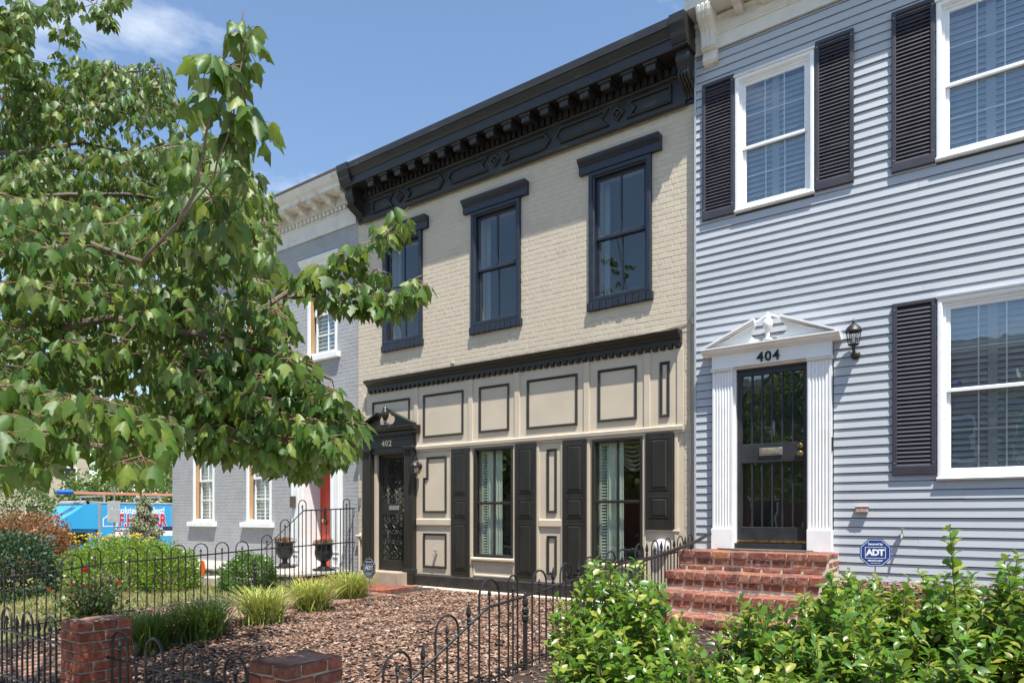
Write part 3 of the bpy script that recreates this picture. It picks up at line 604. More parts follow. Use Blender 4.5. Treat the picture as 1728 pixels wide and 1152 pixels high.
for nm_, z0_, z1_ in (('top_rail', 2.60, 2.655), ('lock_rail', 1.625, 1.815), ('bottom_rail', .67, .84)): bxo(nm_, dx0 + .035, dx1 - .035, dy - .005, dy + .035, z0_, z1_, M_BLK, DR, .004)
for a in (dx0 + .035, dx1 - .075): bxo('door_stile', a, a + .04, dy - .004, dy + .034, .84, 2.60, M_BLK, DR)
for z0_, z1_ in ((.84, 1.625), (1.815, 2.60)): pane(DR, dx0 + .07, dx1 - .07, dy + .045, z0_, z1_, M_GLASS)
def spiral(cx, cz, r0, r1, a0, turns, n=14): return [(cx + (r0 + (r1 - r0) * k / n) * math.cos(a0 + turns * 2 * math.pi * k / n), cz + (r0 + (r1 - r0) * k / n) * math.sin(a0 + turns * 2 * math.pi * k / n)) for k in range(n + 1)]
for z0_, z1_ in ((.84, 1.625), (1.815, 2.60)):
    b = MB(); gx0, gx1 = dx0 + .075, dx1 - .075; cw = (gx1 - gx0) / 3; yg = dy + .01
    for q in range(4): x = gx0 + q * cw; b.tube([(x, yg, z0_), (x, yg, z1_)], .005, 5)
    for q in range(3):
        cx = gx0 + (q + .5) * cw; zm = (z0_ + z1_) / 2; hh = (z1_ - z0_)
        for sg in (-1, 1):
            for vz in (-1, 1):
                for (rx, rz, r0, a0, tr) in ((.045, .33, .045, 0, 1.3), (.048, .12, .05, math.pi, 1.2), (.04, .44, .035, -math.pi / 2, 1.2)):
                    p = spiral(0, 0, r0, .008, a0, tr); b.tube([(cx + sg * (rx + u_), yg, zm + vz * (rz * hh + v_)) for u_, v_ in p], .0052, 4, caps=False)
        b.tube([(cx + .07 * math.cos(t * math.pi / 8), yg, zm + .12 * math.sin(t * math.pi / 8)) for t in range(16)], .006, 4, closed=True)
        b.tube([(cx, yg, z0_), (cx, yg, z1_)], .0055, 4)
        for vz in (-1, 1): b.tube([(cx - .06, yg, zm + vz * .27 * hh), (cx, yg, zm + vz * .2 * hh), (cx + .06, yg, zm + vz * .27 * hh)], .006, 4)
    obj('grille', b, M_IRON, DR)
bxo('mail_slot', -8.66, -8.42, dy - .016, dy - .004, 1.70, 1.775, M_STEEL, DR, .004)
b = MB(); b.lathe([(.024, 0), (.026, .008), (.012, .015), (.012, .03), (.026, .042), (.03, .055), (.02, .068)], (0, 0, 0), 10); km = b.mesh('knob', True); km.materials.append(M_BRASS)
obj('door_knob', km, None, DR, (-8.255, dy - .005, 1.70), (math.pi / 2, 0, 0)); obj('deadbolt', km, None, DR, (-8.255, dy + .0, 1.785), (math.pi / 2, 0, 0), scale=.8)
faucet(H2, -7.5, .985, TY - .003)
b = MB(); b.lathe([(.10, 0), (.11, .02), (.10, .05), (.06, .075), (.02, .08)], (0, 0, 0), 14); obj('vent_cap', b, M_WHITE, H2, (-3.60, TY, 1.20), (math.pi / 2, 0, 0), smooth=True)
b = MB(); b.tube([(-3.215, TY - .012, 4.05), (-3.22, TY - .016, 3.2), (-3.205, TY - .014, 2.4), (-3.22, TY - .015, 1.6), (-3.2, TY - .012, .9)], .008, 5); b.tube([(-3.9, TY - .013, 3.985), (-3.5, TY - .01, 4.01), (-3.26, TY - .012, 4.04), (-3.14, TY - .02, 4.2)], .006, 5); b.cbox(-3.19, -3.14, TY - .05, TY, 4.0, 4.1, .005); obj('cable', b, M_TANBRICK, H2)
b = MB(); b.cbox(-7.20, -7.13, TY - .03, TY + .005, 4.03, 4.055, .004); b.tube([(-7.165, TY, 3.98), (-7.165, TY - .05, 4.0), (-7.15, TY - .06, 4.05)], .008, 5); obj('wire_bracket', b, M_TAN, H2)
b = MB(); b.tube([(-9.33, TY - .03, .45), (-9.33, TY - .03, 1.25), (-9.33, TY + .01, 1.28)], .022, 8); b.tube([(-9.40, TY - .04, 1.24), (-9.26, TY - .04, 1.24)], .024, 8); obj('drain_pipe', b, M_TAN, H2, smooth=True)
b = MB(); b.cbox(-9.36, -9.32, TY - .03, TY + .004, 1.78, 1.94, .005); obj('door_bell', b, M_STEEL, H2)
lantern('small black bell-shaped wall lantern beside the black 402 door', -7.87, 2.27, TY - .002, .3, 'neck')
# ------------------------------------------------------------------ blue-grey clapboard house (404)
H4 = thing('row_house', 'two-storey row house clad in pale blue-grey horizontal siding with louvred shutters', 'house', (-.3, 0, .85))
RX0, RX1 = -3.118, 2.55
VW = [(-2.618, -1.735, 5.234, 6.83), (-.57, .345, 5.232, 6.83), (-.56, .36, 1.985, 3.815)]
D4 = (-2.62, -1.79, 1.21, 3.33)
hol = [(a + .02, b - .02, c + .02, d - .02) for a, b, c, d in VW] + [D4]
b = MB(); wallholes(b, RX0, RX1, .4, 8.0, hol, .014, .25); shell(b, RX0, RX1, .25, 5.5, .4, 8.0, (4.6, 1.0)); obj('wall', b, mat('slot_shade_backing', (.06, .062, .07), .9, .05), H4)  # near-black wall colour paints in the shade of the slots between siding boards
EXPO = .0975; zc = .905; cuts = [(a, b, c, d) for a, b, c, d in VW] + [(-2.885, -1.535, 1.2, 3.56)]
cache = {}
while zc < 7.27:
    z1 = min(zc + EXPO, 7.275); spans = []; cur = RX0
    for a, b2 in sorted((h[0], h[1]) for h in cuts if h[2] < z1 - .004 and h[3] > zc + .004):
        if a > cur: spans.append((cur, a))
        cur = max(cur, b2)
    if cur < RX1: spans.append((cur, RX1))
    sp2 = []
    for a, b2 in spans:
        if b2 - a > 1.7 and RN.random() < .7: sm = RN.uniform(a + .5, b2 - .5); sp2 += [(a, sm), (sm + .0015, b2)]
        else: sp2.append((a, b2))
    for a, b2 in sp2:
        kx = (round(b2 - a, 3), round(z1 - zc, 3))
        if kx not in cache:
            q = MB(); e = kx[1]; q.prism([(.0135, .0), (-.004, .0), (-.005, .003), (.0088, e - .007), (.0135, e - .007)], 'x', 0, kx[0]); me = q.mesh('siding_board'); me.materials.append(M_SIDING); cache[kx] = me
        obj('siding_board', cache[kx], None, H4, (a, RN.uniform(-.001, .001), zc + RN.uniform(-.0012, .0012)), (0, RN.uniform(-.0006, .0006), 0))
    zc += EXPO
bxo('starter_strip', RX0, RX1, -.004, .013, .865, .904, M_WHITE, H4)
bxo('foundation', RX0, RX1, .02, .3, .2, .866, M_MORTARG, H4)
b = MB(); b.box(RX0 - .008, RX0 + .014, -.008, .10, .9, 7.27); obj('corner_trim', b, M_SIDING, H4)
def vinyl_window(x0, x1, z0, z1, zm, cols=3):
    b = MB(); b.rframe(x0, x1, z0, z1, [(0, .014), (0, -.028), (.01, -.034), (.035, -.034), (.045, -.022), (.05, .005), (.075, .005), (.08, .05)]); w = obj('window', b, M_VINYL, H4)
    b = MB(); b.prism([(.01, z1 + .001), (-.045, z1 + .001), (-.05, z1 + .02), (.01, z1 + .03)], 'x', x0 - .012, x1 + .012); obj('drip_cap', b, M_WHITE, w)
    b = MB(); b.prism([(.01, z0 - .014), (-.04, z0 - .014), (-.05, z0 + .002), (-.034, z0 + .014), (.01, z0 + .012)], 'x', x0 - .006, x1 + .006); obj('sill', b, M_WHITE, w)
    gx0, gx1 = x0 + .082, x1 - .082
    for k, (za, zb, yy) in enumerate(((zm - .01, z1 - .075, .02), (z0 + .07, zm + .03, .05))):
        b = MB(); wd = .036; b.rframe(gx0 - .005, gx1 + .005, za, zb, [(0, yy + .025), (0, yy), (wd - .008, yy), (wd, yy + .01), (wd, yy + .025)]); obj('sash', b, M_VINYL, w)
        pane(w, gx0 + wd - .008, gx1 - wd + .008, yy + .012, za + wd - .003, zb - wd + .003, M_GLASSD)
        iw = (gx1 - gx0 - 2 * wd)
        for q in range(1, cols): x = gx0 + wd + iw * q / cols; bxo('muntin', x - .006, x + .006, yy + .0165, yy + .022, za + wd, zb - wd, M_VINYL, w)
        zc_ = (za + zb) / 2; bxo('muntin', gx0 + wd, gx1 - wd, yy + .0182, yy + .0238, zc_ - .006, zc_ + .006, M_VINYL, w)
    b = MB(); slats(b, gx0, (gx0 + gx1) / 2 - .03, .10, z0 + .1, z1 - .1, .062, .066, .006, 1.2); slats(b, (gx0 + gx1) / 2 + .03, gx1, .10, z0 + .1, z1 - .1, .062, .066, .006, 1.2)
    b.box((gx0 + gx1) / 2 - .04, (gx0 + gx1) / 2 + .04, .088, .118, z0 + .08, z1 - .08); obj('plantation_shutter', b, mat('grey_white_blind', (.40, .42, .44), .6, .06, 4), w)
    return w
vinyl_window(*VW[0], 5.975); vinyl_window(*VW[1], 5.975); wl = vinyl_window(*VW[2], 2.875)
b = MB(); b.lathe([(.022, 0), (.022, .001)], (0, 0, 0), 8); obj('alarm_sticker', b, mat('sticker_blue', (.02, .07, .3), .4, .02), wl, (-.375, .0335, 2.945), (math.pi / 2, 0, 0))
def lshutter(x0, z0, z1):
    x1 = x0 + .39; b = MB(); b.rframe(x0, x1, z0, z1, [(0, .013), (0, -.03), (.006, -.034), (.036, -.034), (.042, -.03), (.042, .013)])
    s = obj('shutter', b, M_SHUT, H4); bxo('bottom_rail', x0 + .002, x1 - .002, -.036, .012, z0 + .002, z0 + .09, M_SHUT, s, .003)
    bxo('backing', x0 + .03, x1 - .03, .0, .012, z0 + .05, z1 - .03, M_SHUT, s)
    n = 38; p = (z1 - z0 - .10 - .045) / n
    q = MB(); q.prism([(.0, 0), (-.027, -.006), (-.029, -.002), (-.014, p * .62), (-.002, p * .98)], 'x', 0, .302); me = q.mesh('louvre_slat'); me.materials.append(M_SHUT)
    for k in range(n): obj('louvre_slat', me, None, s, (x0 + .044, 0, z0 + .096 + k * p))
    for xx in (x0 + .02, x1 - .02):
        for zz_ in (z0 + .12, z1 - .07):
            b = MB(); b.lathe([(.008, 0), (.006, .004)], (0, 0, 0), 6); obj('screw', b, M_STEEL, s, (xx, -.034, zz_), (math.pi / 2, 0, 0))
for x, za, zb in ((-3.02, 5.225, 6.89), (-1.722, 5.235, 6.9), (-.97, 5.215, 6.9), (-.962, 2.035, 3.835), (.365, 5.215, 6.9), (.38, 2.035, 3.835)): lshutter(x, za, zb)
# cornice of 404
b = MB(); b.prism([(.013, 7.276), (-.022, 7.276), (-.022, 7.43), (-.035, 7.435), (-.04, 7.45), (-.03, 7.46), (-.045, 7.475), (-.045, 7.49), (-.025, 7.495), (-.025, 7.60), (-.055, 7.61), (-.07, 7.64), (-.03, 7.68), (.013, 7.68)], 'x', RX0, RX1); C4 = obj('cornice', b, M_CREAM, H4)
b = MB(); b.prism([(.013, 7.681), (-.31, 7.681), (-.31, 7.80), (-.33, 7.83), (-.345, 7.90), (-.385, 7.96), (-.39, 8.06), (.5, 8.12), (.5, 8.0), (.013, 8.0)], 'x', RX0 - .02, RX1); obj('crown_moulding', b, M_CREAM, C4)
for i in range(17):
    x = -2.55 + .30 * i
    if x < RX1 - .1: b = MB(); b.prism([(-.03, 7.68), (-.285, 7.68), (-.285, 7.62), (-.24, 7.60), (-.16, 7.60), (-.10, 7.565), (-.03, 7.56)], 'x', x - .045, x + .045); obj('modillion', b, M_CREAM, C4)
for x in (-2.91, 1.9):
    b = MB(); P = [(0, 7.69), (-.30, 7.69), (-.31, 7.66), (-.30, 7.60), (-.26, 7.54), (-.20, 7.50), (-.15, 7.45), (-.13, 7.38), (-.125, 7.27), (-.10, 7.25), (-.065, 7.245), (-.065, 7.205), (-.08, 7.18), (-.075, 7.14), (-.05, 7.11), (0, 7.095)]
    b.prism(P, 'x', x - .085, x + .085); k = obj('bracket', b, M_CREAM, C4)
    for q in (-.05, 0, .05): b = MB(); b.prism([(y - .012 if y < -.11 else y, z) for y, z in P if z > 7.26], 'x', x + q - .014, x + q + .014); obj('flute', b, M_CREAM, k)
# door surround of 404
b = MB(); fluted(b, -2.872, -2.632, -.075, .013, 1.45, 3.335, 6); DS4 = obj('door_surround', b, M_WHITE, H4)
b = MB(); b.cbox(-2.885, -2.622, -.10, .013, 1.205, 1.452, .006); obj('pilaster_base', b, M_WHITE, DS4)
b = MB(); fluted(b, -1.788, -1.548, -.075, .013, 1.45, 3.335, 6); obj('pilaster', b, M_WHITE, DS4)
b = MB(); b.cbox(-1.798, -1.537, -.10, .013, 1.205, 1.452, .006); obj('pilaster_base', b, M_WHITE, DS4)
for a, c2 in ((-2.885, -2.62), (-1.80, -1.535)): b = MB(); b.cbox(a, c2, -.10, .012, 3.337, 3.358, .004); b.cbox(a - .006, c2 + .006, -.112, .0115, 3.359, 3.372, .003); obj('capital', b, M_WHITE, DS4)
b = MB(); b.box(-2.878, -1.542, -.082, .012, 3.373, 3.53); obj('frieze', b, M_WHITE, DS4)
b = MB(); b.rframe(-2.63, -1.79, 1.22, 3.372, [(0, .013), (0, -.02), (.02, -.02), (.022, .2)]); obj('door_casing', b, M_WHITE, DS4)
b = MB(); b.prism([(.013, 3.531), (-.09, 3.531), (-.105, 3.55), (-.15, 3.558), (-.165, 3.58), (-.195, 3.592), (-.195, 3.606), (.013, 3.612)], 'x', -2.985, -1.448); obj('bed_cornice', b, M_WHITE, DS4)
pediment(DS4, -2.208, .72, 3.604, 3.95, -.055, M_WHITE, .145, .315)
text('house_number', '404', .155, (-2.215, -.09, 3.445), mat('black_numeral', (.012, .012, .012), .4, .02), DS4, depth=.006, bold=.003, spacing=1.15)
ex0, ex1, ey = -2.606, -1.806, .03
b = MB(); b.rframe(ex0, ex1, 1.285, 3.325, [(0, .08), (0, ey), (.052, ey), (.055, ey + .015), (.055, .08)]); E4 = obj('security_door', b, M_DOORG, H4)
bxo('lock_rail', ex0 + .05, ex1 - .05, ey - .003, .07, 2.235, 2.455, M_DOORG, E4, .003); bxo('bottom_rail', ex0 + .05, ex1 - .05, ey - .002, .07, 1.29, 1.475, M_DOORG, E4, .003)
for k in range(1, 6):
    x = ex0 + .055 + (ex1 - ex0 - .11) * k / 6
    for za, zb in ((1.475, 2.235), (2.455, 3.27)): bxo('bar', x - .008, x + .008, ey + .008, ey + .024, za, zb, M_DOORG, E4)
for za, zb in ((1.475, 2.235), (2.455, 3.27)): pane(E4, ex0 + .053, ex1 - .053, .062, za - .004, zb + .003, M_GLASSD)
bxo('inner_door', ex0, ex1, .13, .18, 1.22, 3.325, mat('inner_door', (.02, .022, .02), .5, .1), E4)
b = MB(); b.lathe([(.01, 0), (.022, .02), (.016, .05), (.026, .085), (.03, .13), (.02, .16), (.02, .19), (.008, .2)], (-2.205, .105, 2.53), 8); obj('door_knocker', b, M_STEEL, E4, smooth=True)
bxo('mail_slot', -2.345, -2.085, ey - .018, ey - .002, 2.312, 2.402, M_STEEL, E4, .005); bxo('mail_flap', -2.325, -2.105, ey - .024, ey - .018, 2.33, 2.385, mat('dull_brass', (.42, .36, .25), .4, .2, 20, metal=.7), E4, .003)
obj('door_knob', km, None, E4, (-1.885, ey, 2.315), (math.pi / 2, 0, 0), scale=1.1); obj('deadbolt', km, None, E4, (-1.885, ey, 2.405), (math.pi / 2, 0, 0), scale=.95)
bxo('brass_sweep', ex0, ex1, ey - .012, ey + .002, 1.296, 1.322, M_BRASS, E4)
bxo('threshold', -2.622, -1.796, -.03, .2, 1.205, 1.284, M_DOORG, H4)
bxo('door_bell', -1.552, -1.538, -.075, -.04, 2.32, 2.475, M_IRON, DS4) if False else obj('door_bell', MB().cbox(-1.5475, -1.532, -.06, -.025, 2.32, 2.475, .004), M_IRON, DS4)
faucet(H4, -.871, 1.42, -.002)
b = MB(); b.cbox(-1.31, -1.19, -.06, .0, 1.645, 1.70, .006); b.cbox(-1.318, -1.182, -.066, .0, 1.70, 1.712, .003); b.cbox(-1.255, -1.247, -.064, .0, 1.646, 1.70, .001); obj('vent_hood', b, mat('pink_beige_plastic', (.46, .32, .27), .5, .06), H4)
lantern('black hexagonal wall lantern on blue-grey siding beside the white pediment', -1.315, 3.30, 0, .35, 'post')
# ------------------------------------------------------------------ brick steps of 404
ST = thing('brick_steps', 'red brick stoop with four treads leading up to the 404 door', 'steps', (-2.3, -.8, .4))
treads = [(1.208, -.62), (.995, -.97), (.80, -1.31), (.605, -1.65)]
b = MB(); y0_ = .012
for i, (z, yf) in enumerate(treads): b.box(-3.085, -1.485, yf + .012, y0_, .3, z - .012); y0_ = yf + .0125
obj('mortar_core', b, M_MORTAR, ST)
def sbrick(x0, x1, y0, y1, z0, z1):
    b = MB(); b.cbox(x0, x1, y0, y1, z0, z1, .006, .003); obj('brick', b, M_BRICK, ST)
prev = 0
for i, (z, yf) in enumerate(treads):
    zn = treads[i + 1][0] if i < 3 else .40
    yback = 0.0 if i == 0 else treads[i - 1][1]
    # rowlock edging: header faces in front, bricks running back
    n = 8 if i == 0 else 14; w = 1.63 / n
    if i == 0:
        for k in range(n): sbrick(-3.10 + k * w + .008, -3.10 + (k + 1) * w - .008, yf - .015 + RN.uniform(-.004, .004), yf + .09, z - .075, z + RN.uniform(-.002, .002))
        for r in range(4):
            for k in range(n): sbrick(-3.10 + k * w + .008, -3.10 + (k + 1) * w - .008, yf + .10 + r * .115, yf + .205 + r * .115, z - .05, z - .003)
    else:
        for k in range(n): sbrick(-3.10 + k * w + .008, -3.10 + (k + 1) * w - .008, yf - .015 + RN.uniform(-.004, .004), yf + .20, z - .085, z + RN.uniform(-.003, .002))
        for k in range(n): sbrick(-3.10 + k * w + .008, -3.10 + (k + 1) * w - .008, yf + .21, yback + .011, z - .06, z - .002)
    zt = z - (.075 if i == 0 else .085) - .012; c = 0
    while zt - .03 > zn:
        h = min(.062, zt - zn - .004); off = .1 if c % 2 else 0; x = -3.085 - off
        while x < -1.49:
            a, e = max(x, -3.085), min(x + .20, -1.485)
            if e - a > .03: sbrick(a + .008, e - .008, yf + .002, yf + .10, zt - h, zt)
            x += .21
        # right flank
        y = yf + .105 + (.05 if c % 2 else 0)
        while y < (yback if i else -.02):
            ye = min(y + .19, yback if i else -.004); y += .2
            if ye - (y - .2) > .03: sbrick(-1.58, -1.483, y - .2, ye, zt - h, zt)
        zt -= h + .016; c += 1
zt = treads[0][0] - .012 - .0
for zz_ in (.91, .835, .76, .685, .61):
    y = -.52 + (.06 if zz_ in (.835, .685) else 0)
    while y < -.03: sbrick(-1.585, -1.482, y, min(y + .19, -.004), zz_ - .062, zz_); y += .2
b = MB(); pts = [(-2.83 + 1.13 * k / 20, -.06 - .26 * math.sin(math.pi * k / 20) ** .55) for k in range(21)]; b.prism(pts + [(-1.70, -.055), (-2.83, -.055)], 'z', 1.2075, 1.222)
tag(obj('door_mat', b, mat('coir_mat', (.12, .105, .085), .95, .25, 60, .6, 200)), 'dark half-round door mat on the top brick step of 404', 'mat')
# ------------------------------------------------------------------ grey row house (400)
GY = .13
H0 = thing('row_house', 'grey painted brick corner row house with white cornice and red front door', 'house', (-12.6, GY, .5))
GX0, GX1 = -15.86, -9.40
GL = [(-14.94, -14.09), (-12.86, -12.01)]; GU = [(-14.94, -14.09), (-12.86, -12.01), (-10.85, -10.0)]
gh = [(a, c2, 1.46, 3.3) for a, c2 in GL] + [(a, c2, 4.62, 6.25) for a, c2 in GU]; GD = (-11.0, -10.12, .6, 3.0)
b = MB(); wallholes(b, GX0, GX1, .2, 7.4, gh + [GD], GY + .0035, GY + .5); shell(b, GX0, GX1, GY + .5, 6.5, .2, 7.4, (3.8,)); obj('wall', b, M_GREY, H0)
brick_wall(H0, brick_layout(GX0, GX1, .6, 6.86, [(a - .02, c2 + .02, z0 - .1, z1) for a, c2, z0, z1 in gh] + [(-11.29, -9.85, .5, 3.5)] + [(a - .16, c2 + .16, 6.2, 6.46) for a, c2 in GU], seed=8), GY, M_GREY, 0)
for a, c2, z0, z1 in gh:
    b = MB(); b.rframe(a, c2, z0, z1, [(0, GY + .012), (0, GY - .012), (.055, GY - .012), (.06, GY + .09)]); w = obj('window', b, M_WHITE, H0)
    b = MB(); b.cbox(a - .13, c2 + .1, GY - .09, GY + .02, z0 - .1, z0 - .001, .006); obj('sill', b, M_WHITE, w)
    bxo('side_jamb', a + .062, a + .072, GY + .02, GY + .098, z0, z1 - .06, M_ORWOOD, w)
    if z0 > 4:
        b = MB(); b.prism([(GY + .005, z1 + .002), (GY - .05, z1 + .002), (GY - .05, z1 + .1), (GY - .08, z1 + .12), (GY - .12, z1 + .18), (GY - .12, z1 + .21), (GY + .005, z1 + .22)], 'x', a - .15, c2 + .15); obj('hood', b, M_WHITE, w)
    zm = (z0 + z1) / 2
    for za, zb, yy in ((zm - .02, z1 - .06, GY + .1), (z0 + .02, zm + .02, GY + .13)):
        b = MB(); b.rframe(a + .085, c2 - .06, za, zb, [(0, yy + .03), (0, yy), (.035, yy), (.04, yy + .03)]); obj('sash', b, M_WHITE, w)
        xc = (a + c2) / 2 + .012; bxo('glazing_bar', xc - .011, xc + .011, yy + .004, yy + .026, za + .04, zb - .04, M_WHITE, w); bxo('glazing_bar', a + .12, c2 - .1, yy + .005, yy + .025, (za + zb) / 2 - .01, (za + zb) / 2 + .01, M_WHITE, w)
        pane(w, a + .12, c2 - .095, yy + .014, za + .035, zb - .035, M_GLASS)
    b = MB(); slats(b, a + .10, c2 - .07, GY + .185, z0 + .03, z1 - .05, .075, .08, .008, 1.05)
    for x in (a + .09, (a + c2) / 2, c2 - .1): b.box(x - .02, x + .02, GY + .165, GY + .205, z0 + .02, z1 - .05)
    obj('plantation_shutter', b, M_BLIND, w)
b = MB(); b.prism([(GY + .005, 6.86), (GY - .03, 6.86), (GY - .03, 7.13), (GY - .05, 7.14), (GY - .05, 7.16), (GY - .03, 7.17), (GY - .03, 7.24), (GY - .07, 7.26), (GY - .07, 7.42), (GY + .005, 7.42)], 'x', GX0, GX1 - .06); C0 = obj('cornice', b, M_CREAM, H0)
b = MB(); b.prism([(GY, 7.425), (GY - .35, 7.425), (GY - .36, 7.50), (GY - .40, 7.53), (GY - .44, 7.60), (GY - .44, 7.655), (GY + .3, 7.70), (GY + .3, 7.43)], 'x', GX0 - .2, GX1 - .01); obj('crown_moulding', b, M_CREAM, C0)
b = MB(); b.prism([(GY - .43, 7.657), (GY - .46, 7.657), (GY - .46, 7.69), (GY + .3, 7.74), (GY + .3, 7.702)], 'x', GX0 - .22, GX1 - .02); obj('metal_drip_edge', b, mat('brown_metal', (.13, .075, .055), .5, .2), C0)
for i in range(56): x = GX0 + .1 + .114 * i; bxo('dentil', x - .03, x + .03, GY - .075, GY - .028, 7.172, 7.238, M_CREAM, C0)
for i in range(16):
    x = GX0 + .25 + .40 * i
    b = MB(); b.prism([(GY - .065, 7.42), (GY - .32, 7.42), (GY - .32, 7.365), (GY - .22, 7.35), (GY - .18, 7.30), (GY - .065, 7.27)], 'x', x - .06, x + .06); b.box(x - .075, x + .075, GY - .335, GY - .066, 7.40, 7.4245); obj('modillion', b, M_CREAM, C0)
b = MB(); b.box(-11.29, -11.0, GY - .06, GY + .005, .62, 3.0); b.box(-10.12, -9.85, GY - .06, GY + .005, .62, 3.0); b.box(-11.29, -9.85, GY - .06, GY + .005, 3.001, 3.35); b.prism([(GY + .004, 3.351), (GY - .12, 3.351), (GY - .2, 3.45), (GY + .004, 3.5)], 'x', -11.36, -9.79); DS0 = obj('door_surround', b, M_WHITE, H0)
for a in (-11.28, -10.11):
    for z0, z1 in ((.66, .86), (.92, 2.9)): b = MB(); b.rframe(a + .03, a + .23, z0, z1, [(0, GY - .06), (.005, GY - .075), (.02, GY - .075), (.025, GY - .062)]); obj('panel', b, M_WHITE, DS0)
b = MB(); b.box(-10.998, -10.985, GY, GY + .42, .6, 3.0); b.box(-10.135, -10.122, GY, GY + .42, .6, 3.0); b.box(-10.984, -10.136, GY, GY + .42, 2.985, 2.999); obj('door_reveal', b, M_WHITE, DS0)
b = MB(); b.cbox(-10.985, -10.135, GY + .40, GY + .45, .6, 2.985, .004); dr = obj('door', b, M_RED, H0)
for a, c2 in ((-10.88, -10.6), (-10.52, -10.24)):
    for z0, z1 in ((.8, 1.3), (1.45, 2.15), (2.3, 2.85)): b = MB(); b.rframe(a, c2, z0, z1, [(0, GY + .401), (.01, GY + .412), (.03, GY + .412), (.05, GY + .39)], True); obj('panel', b, M_RED, dr)
obj('door_knob', km, None, dr, (-10.82, GY + .40, 1.5), (math.pi / 2, 0, 0), scale=1.3); bxo('lock_plate', -10.86, -10.78, GY + .385, GY + .40, 1.42, 1.75, M_IRON, dr)
bxo('mail_box', -11.24, -11.13, GY - .13, GY - .06, 1.76, 1.98, mat('bronze_metal', (.09, .065, .05), .4, .15), H0, .006)
# the terrace in front of it
b = MB(); b.box(-15.9, -9.64, -1.1, GY, .1, .575); TE = obj('terrace', b, M_STONE); TE['kind'] = 'structure'
b = MB(); b.cbox(-15.95, -9.60, -1.15, GY - .001, .576, .62, .006); obj('slab', b, M_CONC, TE)
for r, zz_ in enumerate((.14, .29, .44)):
    x = -15.85 + (.12 if r % 2 else 0)
    while x < -9.95:
        w = RN.uniform(.22, .42); b = MB(); b.cbox(x, min(x + w - .015, -9.66), -1.135, -1.09, zz_, zz_ + .135, .02, .012); obj('stone', b, M_STONE, TE); x += w
for r, zz_ in enumerate((.14, .29, .44)):
    y = -1.07
    while y < -.1: w = RN.uniform(.2, .35); b = MB(); b.cbox(-9.655, -9.61, y, min(y + w - .015, 0), zz_, zz_ + .13, .015, .01); obj('stone', b, M_PIERBRICK, TE); y += w
for i in range(2): b = MB(); b.cbox(-11.8, -10.55, -1.5 - .35 * i, -1.151 - .35 * i, .2, .50 - .13 * i, .01); obj('stone_step', b, M_CONC, TE)
for i, (x, lab) in enumerate(((-11.0, 'black cast iron urn planter between grey wall and white door surround'), (-9.87, 'black cast iron urn planter in front of the red door'))):
    t = thing('urn_planter', lab, 'planter', (x, -.28, .62), group='urn planters at the red door')
    b = MB(); b.cbox(x - .14, x + .14, -.42, -.14, .62, .66, .005); obj('plinth', b, M_IRON, t)
    b = MB(); b.lathe([(.12, .04), (.11, .07), (.05, .10), (.045, .15), (.07, .17), (.12, .2), (.155, .27), (.16, .33), (.15, .40), (.155, .46), (.20, .475), (.205, .49), (.19, .49), (.15, .46)], (x, -.28, .62), 16); obj('bowl', b, M_IRON, t, smooth=True)
    K = 160; pos = np.stack([x + NP.normal(0, .075, K), -.28 + NP.normal(0, .075, K), 1.09 + NP.random(K) * .07], 1); tt = NP.normal(0, .6, (K, 3)); tt[:, 2] = np.abs(tt[:, 2]) + .5
    me = scatter('plant', [(0, 0, 0), (.25, .5, .08), (0, 1, 0), (-.25, .5, .08)], [(0, 1, 2, 3)], pos, axes(tt, NP.normal(0, 1, (K, 3))) * .055, leafmat('coral_bells_leaf', [(.20, .06, .05), (.32, .10, .07), (.15, .05, .05)], (.2, .08, .07)) if i == 0 else bpy.data.materials['coral_bells_leaf']); obj('plant', me, None, t, kind='stuff')
# ------------------------------------------------------------------ ground, street, yards
def interp(y, tab):
    for (a, za), (c, zc_) in zip(tab[:-1], tab[1:]):
        if y >= c: return zc_ + (za - zc_) * (min(y, a) - c) / (a - c)
    return tab[-1][1]
T2 = [(.2, .425), (-1, .40), (-3.8, .33), (-4.4, .26), (-5.2, .08), (-5.6, .02), (-6, .0)]
T4 = [(.2, .56), (-.45, .56), (-1.6, .48), (-2.6, .42), (-4.2, .33), (-5.0, .2), (-5.6, .03), (-6, .0)]
gz2 = lambda x, y: interp(y, T2) + .012 * math.sin(x * 3.1 + y * 2.3) + .008 * math.sin(x * 7.3 - y * 5.1)
gz4 = lambda x, y: interp(y, T4) + .012 * math.sin(x * 3.1 + y * 2.3)
def terrain(name, x0, x1, y0, y1, fz, m, st=.16):
    nx = int((x1 - x0) / st) + 1; ny = int((y1 - y0) / st) + 1; vs = []; fs = []
    for i in range(nx + 1):
        for j in range(ny + 1): x = x0 + (x1 - x0) * i / nx; y = y0 + (y1 - y0) * j / ny; vs.append((x, y, fz(x, y)))
    q = lambda i, j: i * (ny + 1) + j
    for i in range(nx):
        for j in range(ny): fs.append((q(i, j), q(i + 1, j), q(i + 1, j + 1), q(i, j + 1)))
    b = MB(); b.add(vs, fs); o = obj(name, b.mesh(name, 'all', False), m); o['kind'] = 'structure'; return o
g = bxo('ground', -400, 400, -400, 400, -1.2, -.9, M_GROUND); g['kind'] = 'structure'
terrain('planting_bed', -9.5, -3.15, -5.75, .11, gz2, M_SOIL)
terrain('shrub_bed', -3.15, 3.2, -5.75, .02, gz4, M_SOIL)
gl = lambda x, y: interp(y, T2) - (0 if x > -17 else (min(1, (-17 - x) / 5) * (.5 + interp(y, T2))))
terrain('lawn', -22, -9.5, -5.75, 12, gl, M_LAWN, .5)
